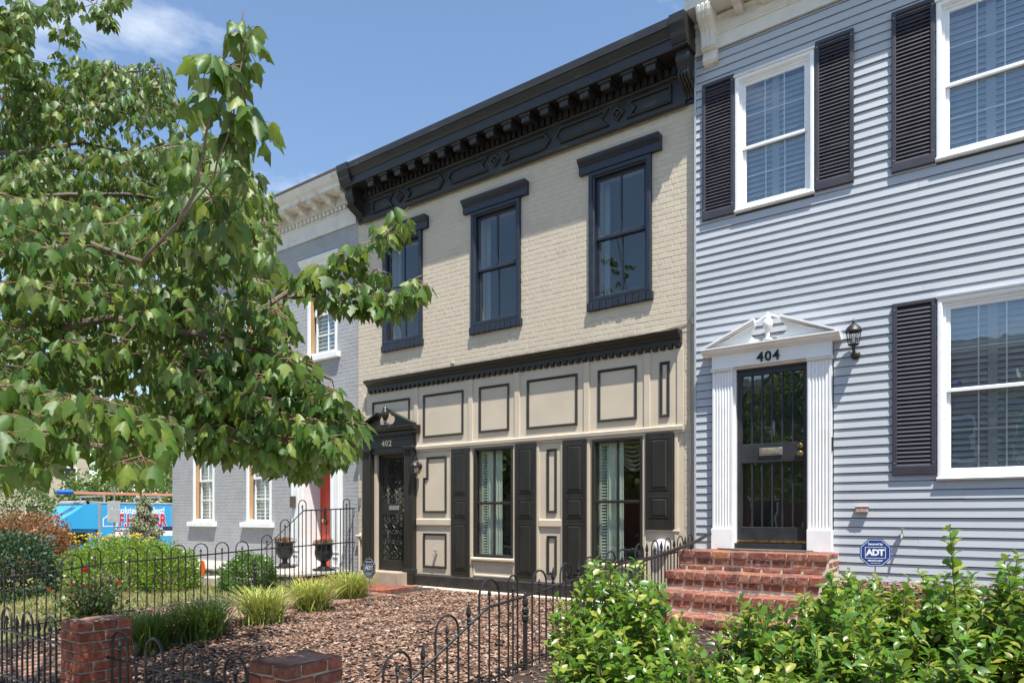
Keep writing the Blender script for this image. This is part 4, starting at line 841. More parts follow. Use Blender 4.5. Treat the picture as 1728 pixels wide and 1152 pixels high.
def sheet(name, x0, x1, y0, y1, z0, z1, m): o = bxo(name, x0, x1, y0, y1, z0, z1, m); o['kind'] = 'structure'; return o
sheet('pavement', -21.9, 30, -9.0, -5.76, -.9, -.004, M_CONC)
sheet('kerb', -22.1, 30, -9.18, -9.002, -.9, .0, mat('granite_kerb', (.36, .35, .34), .8, .15, 20))
sheet('street', -22, 60, -18.5, -9.182, -.9, -.15, M_ASPH)
sheet('far_pavement', -22, 60, -23, -18.52, -.9, .0, M_CONC)
sheet('side_street', -36, -22.6, -60, 60, -.9, -.70, M_ASPH)
sheet('side_pavement', -22.5, -20.5, -5.7, 60, -.9, -.52, M_CONC)
sheet('far_lawn', -110, -36.1, -60, 90, -.9, -.55, M_LAWN)
# brick path to the 402 door and its stoop
pb = MB(); vs = []
for k in range(32):
    y0_, y1_ = -5.7 + k * .15, -5.7 + (k + 1) * .15
    pb.add([(-8.42, y0_, interp(y0_, T2) + .016), (-7.42, y0_, interp(y0_, T2) + .016), (-7.42, y1_, interp(y1_, T2) + .016), (-8.42, y1_, interp(y1_, T2) + .016)], [(0, 1, 2, 3)])
PA = obj('path', pb, M_MORTARG); PA['kind'] = 'structure'
q = MB(); q.cbox(-.048, .048, -.098, .098, -.02, .024, .005); pm = q.mesh('paving_brick'); pm.materials.append(M_PATHB)
for i in range(10):
    for j in range(23):
        y = -5.6 + j * .206 + (.1 if i % 2 else 0); x = -8.37 + i * .1
        if y < -1.0: obj('paving_brick', pm, None, PA, (x, y, interp(y, T2) + .014 + RN.uniform(-.003, .003)), (RN.uniform(-.02, .02), RN.uniform(-.02, .02), RN.uniform(-.02, .02)))
SO = thing('brick_stoop', 'low red brick landing below the 402 door step', 'stoop', (-8.4, -.5, .38))
b = MB(); b.box(-9.13, -7.72, -.90, TY - .02, .2, .455); obj('mortar_bed', b, M_MORTARG, SO)
for i in range(14):
    x = -9.12 + i * .10
    b = MB(); b.cbox(x, x + .09, -.915, -.71, .39, .468, .006, .003); obj('brick', b, M_PIERBRICK, SO)
    for r in range(3):
        b = MB(); b.cbox(x, x + .09, -.70 + r * .20, min(-.51 + r * .2, -.12), .42, .462, .006, .003); obj('brick', b, M_PIERBRICK, SO)
for r in range(4): b = MB(); b.cbox(-7.80, -7.705, -.905 + r * .2, -.715 + r * .2, .388, .4695, .006, .003); obj('brick', b, M_PIERBRICK, SO)
for i in range(7): b = MB(); b.cbox(-9.12 + i * .2, -8.93 + i * .2, -.905, -.81, .31, .38, .006, .003); obj('brick', b, M_PIERBRICK, SO)
# raised bed edging at 404
RB = thing('raised_bed_wall', 'low brick retaining edge along the blue-grey siding beside the steps', 'brick edging', (.4, -.4, .5))
b = MB(); b.box(-1.47, 2.5, -.40, -.335, .3, .775); obj('mortar_core', b, M_MORTARG, RB)
for r in range(3):
    x = -1.475 + (.1 if r % 2 else 0)
    while x < 2.4: b = MB(); b.cbox(x, x + .2, -.425, -.33, .57 + r * .072, .632 + r * .072, .006, .003); obj('brick', b, M_PIERBRICK, RB); x += .21
terrain('raised_bed', -1.48, 2.5, -.34, .019, lambda x, y: .80 + .10 * (y + .34) / .35 + .01 * math.sin(x * 9), M_SOIL, .09)
# bark chips
def chips(name, label, K, xs, ys, fz, big=1.0):
    x = NP.uniform(*xs, K); y = NP.uniform(*ys, K); z = np.array([fz(a, c) for a, c in zip(x, y)]) + NP.random(K) * .02
    tv = [(-.5, -.42, -.12), (.42, -.5, -.12), (.5, .40, -.12), (-.38, .5, -.12), (-.34, -.3, .12), (.30, -.36, .14), (.36, .26, .10), (-.28, .34, .13)]
    ang = NP.uniform(0, 2 * math.pi, K); t = np.stack([np.cos(ang), np.sin(ang), NP.normal(0, .28, K)], 1); n = np.stack([NP.normal(0, .35, K), NP.normal(0, .35, K), np.ones(K)], 1)
    A = axes(t, n); s = NP.uniform(.016, .054, K) * big; A = A * np.stack([s * NP.uniform(.35, .75, K), s, s * NP.uniform(.25, .5, K)], 1)[:, None, :]
    me = scatter(name, tv, [(4, 5, 6, 7), (0, 1, 5, 4), (1, 2, 6, 5), (2, 3, 7, 6), (3, 0, 4, 7)], np.stack([x, y, z], 1), A, M_CHIP)
    return tag(obj(name, me), label, 'mulch', kind='stuff')
chips('bark_mulch', 'brown bark chip mulch covering the front yard of the cream house', 34000, (-7.42, -3.17), (-5.7, -.02), gz2)
chips('bark_mulch', 'brown bark chip mulch under the glossy shrubs before the siding', 9000, (-3.1, 1.4), (-5.7, -.42), gz4, 1.0)
chips('bark_mulch', 'bark chip mulch strip against the foot of the blue-grey siding', 1500, (-1.46, 1.2), (-.33, .0), lambda x, y: .81 + .10 * (y + .34) / .35)
chips('bark_mulch', 'bark chip mulch strip along the fence beside the brick path', 3000, (-9.45, -8.43), (-5.6, -.95), gz2)
# ------------------------------------------------------------------ brick piers
def pier(x0, x1, y0, y1, zt, label):
    t = thing('brick_pier', label, 'pier', ((x0 + x1) / 2, (y0 + y1) / 2, -.01), group='brick piers on the front fence')
    bxo('mortar_core', x0 + .012, x1 - .012, y0 + .012, y1 - .012, -.05, zt - .006, M_MORTARG, t)
    z = zt; c = 0
    while z > .05:
        h = .066; za = z - h
        w = x1 - x0; d = y1 - y0; e = .1
        def bb(a, bq, c1, d1): q = MB(); q.cbox(a, bq, c1, d1, za + RN.uniform(-.002, .002), z + RN.uniform(-.002, .002), .008, .004); obj('brick', q, M_PIERBRICK, t)
        if c % 2 == 0:
            bb(x0, x0 + .20, y0, y0 + e); bb(x0 + .212, x1, y0, y0 + e); bb(x0, x0 + .20, y1 - e, y1); bb(x0 + .212, x1, y1 - e, y1)
            bb(x0, x0 + e, y0 + e + .01, y1 - e - .01); bb(x1 - e, x1, y0 + e + .01, y1 - e - .01)
        else:
            bb(x0, x0 + e, y0, y0 + .19); bb(x0, x0 + e, y0 + .20, y1); bb(x1 - e, x1, y0, y0 + .19); bb(x1 - e, x1, y0 + .20, y1)
            bb(x0 + e + .01, x1 - e - .01, y0, y0 + e); bb(x0 + e + .01, x1 - e - .01, y1 - e, y1)
        z = za - .011; c += 1
    b = MB(); b.cbox(x0 + .035, x1 - .035, y0 + .035, y1 - .035, zt - .012, zt + .006, .012); obj('cement_top', b, mat('worn_cement', (.34, .20, .145), .9, .25, 14, .5, 50, col2=(.30, .14, .10), c2lo=.45, c2hi=.6, c2scale=9), t)
pier(-3.455, -3.115, -5.95, -5.56, .80, 'weathered red brick pier where the two iron fences meet')
pier(-5.965, -5.635, -5.95, -5.56, .80, 'shaded red brick pier beside the brick path opening')
# ------------------------------------------------------------------ iron fences
def spear(b, p, h, r): b.lathe([(r * .5, 0), (r, h * .08), (r * .55, h * .16), (r * .9, h * .24), (r * .5, h * .34), (r * 1.1, h * .5), (r * .8, h * .68), (r * .15, h * .98), (0.0005, h)], p, 6)
def fence(label, P, rails, low, hoops, fins, plain, posts, rr=.0085, group='black iron hoop fences'):
    s0 = (rails[0][0] + rails[-1][0]) / 2; p0 = P(s0, low(s0)); t = thing('iron_fence', label, 'fence', p0, group=None)
    rl = sorted(rails); zr = lambda s: float(np.interp(s, [a for a, _ in rl], [z for _, z in rl]))
    def bar(pts, name, w=.012, hgt=.02):
        b = MB(); b.tube([P(a, z) for a, z in pts], w, 6); obj(name, b, M_IRON, t)
    bar(rl, 'top_rail', .0115); ss = [a for a, _ in rl]; bar([(s, low(s)) for s in np.linspace(min(ss), max(ss), 14)], 'bottom_rail', .011)
    for c, hw, top in hoops:
        zb_ = low(c) - .06; pts = [(c - hw, zb_), (c - hw, top - hw)] + [(c - hw * math.cos(k * math.pi / 10), top - hw + hw * math.sin(k * math.pi / 10)) for k in range(1, 10)] + [(c + hw, top - hw), (c + hw, zb_)]
        b = MB(); b.tube([P(a, z) for a, z in pts], rr, 6, caps=False); obj('hoop', b, M_IRON, t, smooth=True)
        b = MB(); tp = top - .085; b.tube([P(c, zb_), P(c, tp - .06)], rr * .9, 6); spear(b, P(c, tp - .07), .085, rr * 1.9); obj('picket', b, M_IRON, t)
    for s in fins:
        zt = zr(s); b = MB(); b.tube([P(s, low(s) - .06), P(s, zt)], rr, 6); spear(b, P(s, zt + .0), .17, .019); obj('finial_picket', b, M_IRON, t)
    for s, top in plain: b = MB(); b.tube([P(s, low(s) - .06), P(s, top)], rr * .95, 6); obj('picket', b, M_IRON, t)
    for s, top in posts:
        p = P(s, low(s) - .2); b = MB(); b.lathe([(.02, 0), (.019, top - low(s) - .05), (.028, top - low(s) - .03), (.03, top - low(s) - .0), (.02, top - low(s) + .015), (.03, top - low(s) + .03), (.028, top - low(s) + .06), (.016, top - low(s) + .075), (.026, top - low(s) + .10), (.024, top - low(s) + .13), (.012, top - low(s) + .16), (.014, top - low(s) + .17), (.009, top - low(s) + .19), (.0, top - low(s) + .2)], p, 8); obj('post', b, M_IRON, t)
    return t
lowR = lambda s: float(np.interp(s, [-5.5, -5.0, -4.1, -3.6, 0], [.10, .18, .40, .42, .52]))
railR = [(.0, 1.195), (-1.73, 1.14), (-3.66, .962), (-4.15, .925), (-4.99, .53), (-5.52, .36)]
fence('black iron hoop fence stepping down between the mulch yard and the glossy shrubs', lambda s, z: (-3.15, s, z), railR, lowR,
      [(-4.13, .122, 1.134), (-4.61, .12, .92), (-5.09, .122, .745), (-3.825, .062, 1.142), (-3.45, .105, 1.157), (-3.02, .10, 1.19), (-2.6, .10, 1.225), (-2.18, .10, 1.26), (-1.93, .08, 1.27), (-1.527, .10, 1.31), (-1.13, .085, 1.335), (-.77, .085, 1.35), (-.40, .085, 1.365), (-.08, .07, 1.375)],
      [-4.375, -4.853, -3.235, -2.81, -2.39, -1.34, -.955, -.587, -.245], [], [(-3.655, 1.0), (-1.73, 1.14)])
b = MB(); b.tube([(-3.15, -1.73, 1.12), (-3.12, -1.45, 1.135), (-3.05, -.95, 1.21), (-2.985, -.55, 1.27), (-2.95, -.36, 1.315), (-2.90, -.14, 1.385), (-2.88, -.0, 1.395)], [.017, .018, .019, .019, .022, .022, .02], 8)
t = thing('handrail', 'rusty black pipe handrail rising over the brick steps to the siding', 'handrail', (-3.0, -.9, .6)); obj('rail', b, M_IRON, t, smooth=True)
b = MB(); b.tube([(-2.975, -.5, 1.28), (-2.975, -.5, 1.19)], .012, 6); obj('bracket', b, M_IRON, t)
lowL = lambda s: float(np.interp(s, [-5.6, -4, -2, 0.1], [.27, .335, .375, .47]))
railL = [(.12, 1.735), (-.99, 1.69), (-1.75, 1.078), (-1.9, 1.072), (-3.3, 1.006), (-4.03, .99), (-4.8, .912), (-5.55, .86)]
fence('tall black iron hoop fence between the brick path and the grey house terrace', lambda s, z: (-9.5, s, z), railL, lowL,
      [(-.076, .075, 1.90), (-1.017, .075, 1.862), (-1.356, .09, 1.54), (-1.692, .095, 1.298)] + [(-2.125 - .333 * k, .105, 1.212 - .006 * k) for k in range(6)] + [(-4.22, .07, 1.186), (-4.49, .12, 1.117), (-4.77, .1, 1.078), (-5.1, .1, 1.05), (-5.4, .1, 1.03)],
      [], [(-.21 - .105 * k, 1.71) for k in range(8)] + [(.07, 1.73), (-1.18, 1.53), (-1.53, 1.25)], [(-1.906, .93), (-4.029, .83)])
b = MB(); b.tube([(-9.5, .12, 1.133), (-9.5, -1.9, 1.073)], .01, 6); obj('middle_rail', b, M_IRON, bpy.data.objects['iron_fence.001'])
lowF = lambda s: .09
for (a, c2), lab, hp in (((-5.64, -3.45), 'low black iron hoop fence spanning between the two brick piers', [-5.43, -4.915, -4.41, -3.905]), ((-8.95, -5.96), 'low black iron hoop fence in shade beyond the shaded brick pier', [-6.2, -6.7, -7.2, -7.7, -8.2, -8.7])):
    fence(lab, lambda s, z: (s, -5.75, z), [(a, .52), (c2, .52)], lowF, [(h, .122, .737) for h in hp], [h + .25 for h in hp if a < h + .25 < c2 - .05], [], [], .010)
# ------------------------------------------------------------------ yard signs and marker
def octsign(label, loc, rz, zg, face, txt, size=.27, dark=False):
    t = thing('yard_sign', label, 'sign', (loc[0], loc[1], zg), rz)
    h = loc[2] - zg; r = size / 2; s_ = r * .4142
    pts = [(-s_, -r), (s_, -r), (r, -s_), (r, s_), (s_, r), (-s_, r), (-r, s_), (-r, -s_)]
    b = MB(); b.prism([(x, z + h) for x, z in pts], 'y', -.005, .003); obj('panel', b, face, t, local=True)
    b = MB(); b.frame([(x * .93, z * .93 + h) for x, z in pts], [(0, -.0055), (.0, -.0075), (.004, -.0075), (.004, -.0055)]); obj('border', b, txt, t, local=True)
    b = MB(); b.rframe(-r * .66, r * .66, h - r * .40, h + r * .40, [(0, -.0055), (0, -.0075), (.004, -.0075), (.004, -.0055)]); obj('frame_line', b, txt, t, local=True)
    text('lettering', 'ADT', size * .30, (0, -.0055, h), txt, t, local=True, depth=.0015, bold=.004, spacing=.9)
    text('lettering', 'Secured by', size * .105, (0, -.0055, h + r * .62), txt, t, local=True, depth=.001, bold=.001)
    text('lettering', '800.ADT.ASAP', size * .075, (0, -.0055, h - r * .57), txt, t, local=True, depth=.001, bold=.001)
    text('lettering', 'www.adt.com', size * .06, (0, -.0055, h - r * .74), txt, t, local=True, depth=.001)
    b = MB(); b.tube([(0, .008, -.1), (0, .008, h + r * 1.08)], .006, 6); obj('stake', b, M_STEEL, t, local=True)
M_SBLUE = mat('sign_blue', (.012, .045, .20), .4, .04); M_SNAVY = mat('sign_navy', (.012, .018, .05), .45, .1); M_SWH = mat('sign_white', (.78, .80, .82), .4, .03); M_SGR = mat('faded_sign_white', (.45, .47, .5), .5, .1)
p = at(1477, 932, 6.62); octsign('blue octagonal security sign on a stake in front of the siding', p, .25, gz4(p.x, p.y), M_SBLUE, M_SWH)
p = onZ(628, 1024, .385); p2 = Vector((p.x, p.y, .385)); octsign('dark navy octagonal security sign on a stake by the grass clumps', (p.x - .06, p.y, .385 + .52), -.1, .385, M_SNAVY, M_SGR)
p = Vector((-10.3, -2.3, .38)); t = thing('reflector_marker', 'oval orange reflector on a thin stake by the terrace wall', 'marker', p)
b = MB(); b.prism([(-10.3 + .07 * math.cos(a * math.pi / 10), .78 + .12 * math.sin(a * math.pi / 10)) for a in range(20)], 'y', -2.312, -2.30); obj('disc', b, mat('orange_plastic', (.75, .14, .015), .35, .05), t); b = MB(); b.tube([(-10.3, -2.295, .3), (-10.3, -2.295, .7)], .006, 6); obj('stake', b, M_STEEL, t)
# ------------------------------------------------------------------ parked service truck on the side street
TZ = -.70; t = thing('box_truck', 'bright blue plumbing service box truck parked on the side street', 'truck', (-26.5, 3.05, TZ), math.pi / 2); TR = t
M_TB = mat('truck_blue', (.03, .36, .66), .3, .04, 3, coat=.4); M_TG = mat('truck_grey', (.30, .31, .33), .5, .1); M_TYRE = mat('tyre_rubber', (.02, .02, .02), .8, .1); M_TRED = mat('decal_red', (.55, .015, .04), .4, .03); M_TWH = mat('decal_white', (.85, .87, .9), .4, .02); M_TDK = mat('decal_navy', (.02, .03, .08), .4, .02)
o_ = 0 - TZ
b = MB(); b.cbox(0, 5.2, 0, 2.2, .55, 2.66 + .1, .05); obj('box_body', b, M_TB, t, local=True)
b = MB(); b.cbox(-.02, 5.22, -.012, 2.212, 2.70, 2.78, .02); b.cbox(-.03, .06, -.015, 2.2, .6, 2.7, .015); obj('trim', b, M_TG, t, local=True)
b = MB(); b.prism([(-.03, 2.72), (-.45, 2.70), (-.75, 2.45), (-1.5, 1.95), (-1.56, 1.84), (-.03, 1.80)], 'y', .03, 2.17); obj('roof_fairing', b, M_TB, t, local=True)
b = MB(); b.tube([(-.40, .05, 2.72), (-.40, 2.15, 2.72)], .11, 10); b.box(-.40, -.0, .05, 2.15, 2.70, 2.82); obj('fairing_cap', b, M_TG, t, local=True, smooth=True)
b = MB(); b.prism([(-.03, 1.79), (-1.35, 1.79), (-1.85, 1.25), (-2.7, 1.05), (-2.85, .95), (-2.88, .45), (-.03, .45)], 'y', .12, 2.08); obj('cab', b, M_TB, t, local=True)
b = MB(); b.prism([(-.35, 1.68), (-1.25, 1.68), (-1.6, 1.28), (-.35, 1.28)], 'y', .105, .118); obj('side_window', b, mat('dark_glass', (.01, .012, .013), .08, .05), t, local=True)
b = MB(); b.box(-1.45, -1.3, -.12, .1, 1.25, 1.55); obj('wing_mirror', b, M_TG, t, local=True)
for x in (-2.1, 3.7):
    for y in (.12, 1.85):
        b = MB(); b.lathe([(.30, 0), (.38, .03), (.40, .08), (.40, .2), (.38, .25), (.30, .26)], (0, 0, 0), 18); w = obj('wheel', b, M_TYRE, t, (x, y + .25, .40), (math.pi / 2, 0, 0), local=True, smooth=True)
        b = MB(); b.lathe([(.29, .0), (.24, .03), (.1, .05), (.08, .09)], (x, y, .40), 14); 
for dz in (0, .3):
    pass
b = MB()
for z, y in ((3.06, .25), (3.06, .65)): b.cbox(-.75, 4.9, y, y + .05, z, z + .085, .005)
for k in range(19): b.tube([(-.6 + .3 * k, .27, 3.1), (-.6 + .3 * k, .68, 3.1)], .016, 6)
obj('ladder', b, mat('ladder_fibreglass', (.62, .27, .17), .5, .1), t, local=True)
b = MB(); b.cbox(-1.15, -.72, .2, .74, 3.04, 3.2, .06); obj('ladder_bag', b, mat('blue_cloth', (.02, .12, .45), .7, .2), t, local=True)
for x in (.2, 2.2, 4.6): obj('roof_rack', MB().prism([(.1, 3.04), (2.1, 3.04), (2.1, 2.76), (2.05, 2.76), (2.05, 2.97), (.15, 2.97), (.15, 2.76), (.1, 2.76)], 'x', x, x + .05), M_TG, t, local=True)
def dec(tx, sz, x, z, m, bold=.0, al='LEFT', dep=.004, y=-.006, sx=1): obj('lettering', textmesh(tx, sz, dep, bold, al), m, t, (x, y, z), (math.pi / 2, 0, 0), local=True, scale=(sx, 1, 1))
bxo('decal_band', .55, 4.1, -.004, -.001, 1.88, 2.31, M_TWH, None) if False else obj('decal_band', MB().box(.50, 4.2, -.004, -.0005, 1.70, 1.86), M_TDK, t, local=True)
obj('decal_band', MB().box(.48, 4.25, -.0045, -.0008, 1.50, 1.695), M_TWH, t, local=True)
dec('Absolutely the Best!', .34, .36, 2.47, M_TWH, .008, sx=.72)
dec('F.H. FURR', .62, .66, 2.10, M_TWH, .04, y=-.003, sx=.66); dec('F.H. FURR', .62, .66, 2.10, M_TRED, .018, y=-.010, sx=.66)
dec('PLUMBING - HEATING - ELECTRICAL', .145, .53, 1.78, M_TWH, .002, sx=.75); dec('S 70ALL        .COM', .20, .66, 1.60, M_TRED, .004)
b = MB(); b.frame([(.12, 1.88), (.62, 1.88), (.62, 2.2), (.50, 2.2), (.37, 2.42), (.18, 2.2), (.12, 2.2)], [(0, -.001), (0, -.008), (.03, -.008), (.03, -.001)]); obj('house_logo', b, M_TWH, t, local=True)
for x in (1.3, 2.6, 3.9): obj('panel_seam', MB().box(x, x + .025, -.0035, -.0002, .6, 2.7), M_TG, t, local=True)
obj('skirt_rail', MB().cbox(.05, 5.15, -.03, .02, .56, .66, .008), M_TG, t, local=True)
obj('windscreen', MB().prism([(-1.36, 1.76), (-1.83, 1.27), (-1.845, 1.28), (-1.375, 1.775)], 'y', .22, 1.98), bpy.data.materials['dark_glass'], t, local=True)
for y in (.3, 1.9): obj('headlight', MB().cbox(-2.90, -2.86, y - .14, y + .14, .72, .88, .02), M_TWH, t, local=True)
sa = math.atan2(.5, .75)
tm = textmesh('F.H. FURR', .28, .004, .006); obj('lettering', tm, M_TRED, t, (-1.13, 1.1, 2.225), (0, 0, 0), local=True).rotation_euler = (Euler((sa, 0, 0)).to_matrix().to_4x4()).to_euler()
bpy.data.objects[[o.name for o in t.children if o.name.startswith('lettering')][-1]].matrix_basis = Matrix.Translation((-1.12, 1.1, 2.23)) @ Matrix.Rotation(-math.pi / 2, 4, 'Z') @ Matrix.Rotation(sa, 4, 'X')
# street sign post seen from behind
p = at(193, 900, 21.5); t = thing('sign_post', 'galvanised street sign post with two blank sign backs beyond the hedge', 'sign post', (p.x, p.y, -.5))
b = MB(); b.tube([(p.x, p.y, -.5), (p.x, p.y, EYE + (868 - 815) / 1152 * 21.5)], .028, 8); obj('post', b, M_STEEL, t)
for za, zb in ((857, 845), (881, 858)):
    z0, z1 = EYE + (868 - za) / 1152 * 21.5, EYE + (868 - zb) / 1152 * 21.5
    b = MB(); b.cbox(-.18, .18, -.006, .006, z0, z1, .003); obj('sign_plate', b, mat('aluminium', (.5, .5, .5), .45, .08, metal=.5), t, (p.x + .03, p.y - .035, 0), (0, 0, .85))
# ------------------------------------------------------------------ far houses
def far_house(label, x, y, w, d, h, rz, m, floors=2, cols=3):
    t = thing('far_house', label, 'house', (x, y, -.55), rz)
    b = MB(); b.box(-w / 2, w / 2, 0, d, 0, h); obj('wall', b, m, t, local=True)
    b = MB(); b.prism([(.0, h - .4), (-.15, h - .35), (-.45, h - .1), (-.5, h + .15), (.2, h + .25), (.2, h)], 'x', -w / 2 - .2, w / 2 + .2); obj('cornice', b, M_CREAM, t, local=True)
    b = MB(); b.box(-w / 2 - .1, w / 2 + .1, -.1, d + .1, h + .001, h + .2); obj('roof', b, M_TG, t, local=True)
    for i in range(cols):
        for k in range(floors):
            cx = -w / 2 + w * (i + .5) / cols; z0 = 1.2 + 3.1 * k
            b = MB(); b.rframe(cx - .55, cx + .55, z0, z0 + 1.8, [(0, .0), (0, -.06), (.1, -.06), (.1, -.01)]); wd = obj('window', b, M_WHITE, t, local=True)
            b = MB(); b.box(cx - .45, cx + .45, -.012, -.004, z0 + .1, z0 + 1.7); o = obj('pane', b, mat('dark_glass', (.01, .012, .013), .08, .05), wd); o.matrix_parent_inverse = Matrix.Identity(4)
            b = MB(); b.box(cx - .65, cx + .65, -.14, -.001, z0 - .12, z0 - .002); o = obj('sill', b, M_WHITE, wd); o.matrix_parent_inverse = Matrix.Identity(4)
    return t
M_FC = mat('cream_stucco', (.52, .45, .34), .8, .08, 2); M_FB = mat('far_red_brick', (.26, .105, .075), .85, .15, 30)
far_house('cream stucco house far across the side street', -62, 13.2, 9, 9, 8.5, math.pi / 2 + .2, M_FC)
far_house('red brick row house opposite the tall iron fence', -17, -24, 7, 9, 8.6, math.pi, M_FB); far_house('cream row house opposite the grey house', -25, -24, 7, 9, 8.2, math.pi, M_FC)
far_house('red brick row house on the opposite side of the front street', -9, -24, 7, 9, 8.2, math.pi, M_FB); far_house('red brick row house opposite the blue-grey siding', -1.5, -24, 7, 9, 8.8, math.pi, M_FB); far_house('cream row house opposite the far end of the street', 6, -24, 7, 9, 8.4, math.pi, M_FC)
# ------------------------------------------------------------------ vegetation
LEAF_T = [(0, 0, 0), (0, .42, .0), (0, 1, -.10)]
_r = [(.17, .03), (.35, .14), (.54, .44), (.37, .42), (.25, .50), (.27, .64), (.15, .76)]
LV_ = [(0, 0, 0), (0, .45, .02), (0, 1, -.12)] + [(x, y, -.32 * x - .1 * y * y) for x, y in _r] + [(-x, y, -.32 * x - .1 * y * y) for x, y in _r]
LV = [(x * .84, y, z) for x, y, z in LV_]
LF = [(0, 3, 4, 5, 6, 7, 1), (1, 7, 8, 9, 2), (0, 1, 14, 13, 12, 11, 10), (1, 2, 16, 15, 14)]
OV = [(0, 0, 0), (0, .5, .02), (0, 1, -.1), (.13, .14, .035), (.25, .42, .06), (.20, .72, .02), (-.13, .14, .035), (-.25, .42, .06), (-.20, .72, .02)]
OF = [(0, 3, 4, 1), (1, 4, 5, 2), (0, 1, 7, 6), (1, 2, 8, 7)]
QV = [(0, 0, 0), (.26, .5, .05), (0, 1, 0), (-.26, .5, .05)]; QF = [(0, 1, 2, 3)]
def inpoly(x, y, P):
    c = False; j = len(P) - 1
    for i in range(len(P)):
        if (P[i][1] > y) != (P[j][1] > y) and x < (P[j][0] - P[i][0]) * (y - P[i][1]) / (P[j][1] - P[i][1]) + P[i][0]: c = not c
        j = i
    return c
def leafobjs(parent, tv, tf, pos, A, m, nobj, name='leaf', restname='foliage', camkey=True, smooth=True):
    """the leaves that show largest become parts, the rest one stuff part"""
    size = np.linalg.norm(A[:, :, 1], axis=1); d = np.linalg.norm(pos - np.array([0, -CD, EYE]), axis=1)
    rel = pos - np.array([0, -CD, EYE]); w = -sT * rel[:, 0] + cT * rel[:, 1]; u = (cT * rel[:, 0] + sT * rel[:, 1]) / np.maximum(w, .1); vv = rel[:, 2] / np.maximum(w, .1)
    vis = (w > .3) & (np.abs(u) < .76) & (vv < .77) & (vv > -.26)
    sc = np.where(vis, size / d, 0); order = np.argsort(-sc); top = order[:nobj]; rest = order[nobj:]
    tm = []
    for k in range(3):
        v = np.array(tv, float); v[:, 2] *= (.6, 1.0, 1.5)[k]; me = scatter(name, v, tf, np.zeros((1, 3)), np.eye(3)[None], m, smooth); me.attributes['rnd'].data.foreach_set('value', np.zeros(len(v), np.float32)); tm.append(me)
    for i in top:
        o = bpy.data.objects.new(name, tm[RN.randrange(3)]); COL.objects.link(o); o.parent = parent; M4 = np.eye(4); M4[:3, :3] = A[i]; M4[:3, 3] = pos[i]
        o.matrix_parent_inverse = WM[parent.name].inverted(); o.matrix_basis = Matrix(M4.tolist())
    if len(rest): obj(restname, scatter(restname, tv, tf, pos[rest], A[rest], m, smooth), None, parent, kind='stuff')
def unit(a): return a / (np.linalg.norm(a, axis=1, keepdims=True) + 1e-9)
# ---- the maple over the pavement
TX, TYY = -5.45, -7.15
tree = thing('maple_tree', 'red maple overhanging the pavement with long leafy branches', 'tree', (TX, TYY, 0))
b = MB(); b.tube([(TX, TYY, -.1), (TX + .02, TYY + .02, .15), (TX, TYY + .04, .9), (TX + .05, TYY + .06, 1.9), (TX + .02, TYY + .12, 2.9), (TX + .1, TYY + .2, 4.1), (TX + .05, TYY + .3, 5.6), (TX + .1, TYY + .5, 7.2)], [.21, .17, .145, .135, .12, .10, .07, .03], 12); obj('trunk', b, M_BARK, tree, smooth=True)
BR = []
def branch(pts, r0, r1):
    P_ = [Vector(p) for p in pts]; out = []
    for a, c2 in zip(P_[:-1], P_[1:]):
        for k in range(4): out.append(a.lerp(c2, k / 4) + Vector((RN.uniform(-1, 1), RN.uniform(-1, 1), RN.uniform(-1, 1))) * .008)
    out.append(P_[-1]); n = len(out); b = MB(); b.tube(out, [.62 * r0 + (r1 - .62 * r0) * (i / (n - 1)) ** .55 for i in range(n)], 7); obj('branch', b, M_BARK, tree, smooth=True); BR.extend(out)
tk = lambda z: (TX + .03, TYY + .08, z)
branch([tk(2.0), at(-60, 660, 3.9), at(40, 665, 3.5), at(170, 690, 3.1), at(300, 720, 2.9), at(430, 740, 2.85), at(540, 735, 2.9)], .055, .008)
branch([tk(2.5), at(-80, 560, 4.0), at(60, 560, 3.4), at(190, 540, 3.0), at(330, 560, 2.9), at(450, 590, 3.0), at(560, 640, 3.1)], .06, .008)
branch([tk(2.7), at(0, 480, 3.7), at(150, 500, 3.3), at(300, 530, 3.1), at(430, 532, 3.2), at(500, 480, 3.3), at(560, 455, 3.3), at(640, 405, 3.3), at(690, 350, 3.3)], .055, .004)
branch([at(480, 500, 3.28), at(560, 502, 3.3), at(620, 503, 3.3), at(660, 490, 3.3), at(712, 465, 3.3)], .011, .004)
branch([tk(3.0), at(20, 380, 3.9), at(130, 400, 3.2), at(240, 440, 2.6), at(300, 380, 2.3), at(340, 280, 2.15), at(352, 180, 2.1), at(355, 95, 2.1)], .026, .002)
branch([at(300, 380, 2.3), at(360, 300, 2.2), at(395, 200, 2.15), at(408, 100, 2.15), at(410, 20, 2.15)], .006, .002)
branch([tk(3.6), at(-40, 260, 5.0), at(50, 256, 5.1), at(140, 240, 5.3), at(230, 262, 5.5), at(300, 240, 5.7), at(370, 250, 5.8)], .042, .006)
branch([tk(4.2), at(-60, 140, 5.3), at(45, 185, 5.4), at(120, 155, 5.7), at(200, 125, 6.0), at(270, 115, 6.2)], .05, .007)
branch([tk(4.8), at(-80, 60, 5.5), at(10, 40, 5.5), at(80, -40, 5.7), at(180, -60, 6.0)], .05, .008)
branch([tk(2.9), at(-20, 330, 4.6), at(120, 330, 4.6), at(240, 330, 4.7), at(360, 360, 4.8), at(470, 380, 5.0)], .05, .008)
branch([tk(1.9), at(-100, 760, 3.3), at(0, 740, 2.8), at(110, 740, 2.5), at(220, 760, 2.4), at(270, 790, 2.4)], .045, .006)
branch([tk(2.6), at(-300, 500, 3.6), at(-500, 450, 3.4)], .05, .01); branch([tk(3.4), at(-400, 200, 4.5), at(-600, 100, 4.6)], .05, .01); branch([tk(4.6), at(-250, -200, 5.5), at(-100, -400, 6)], .05, .01)
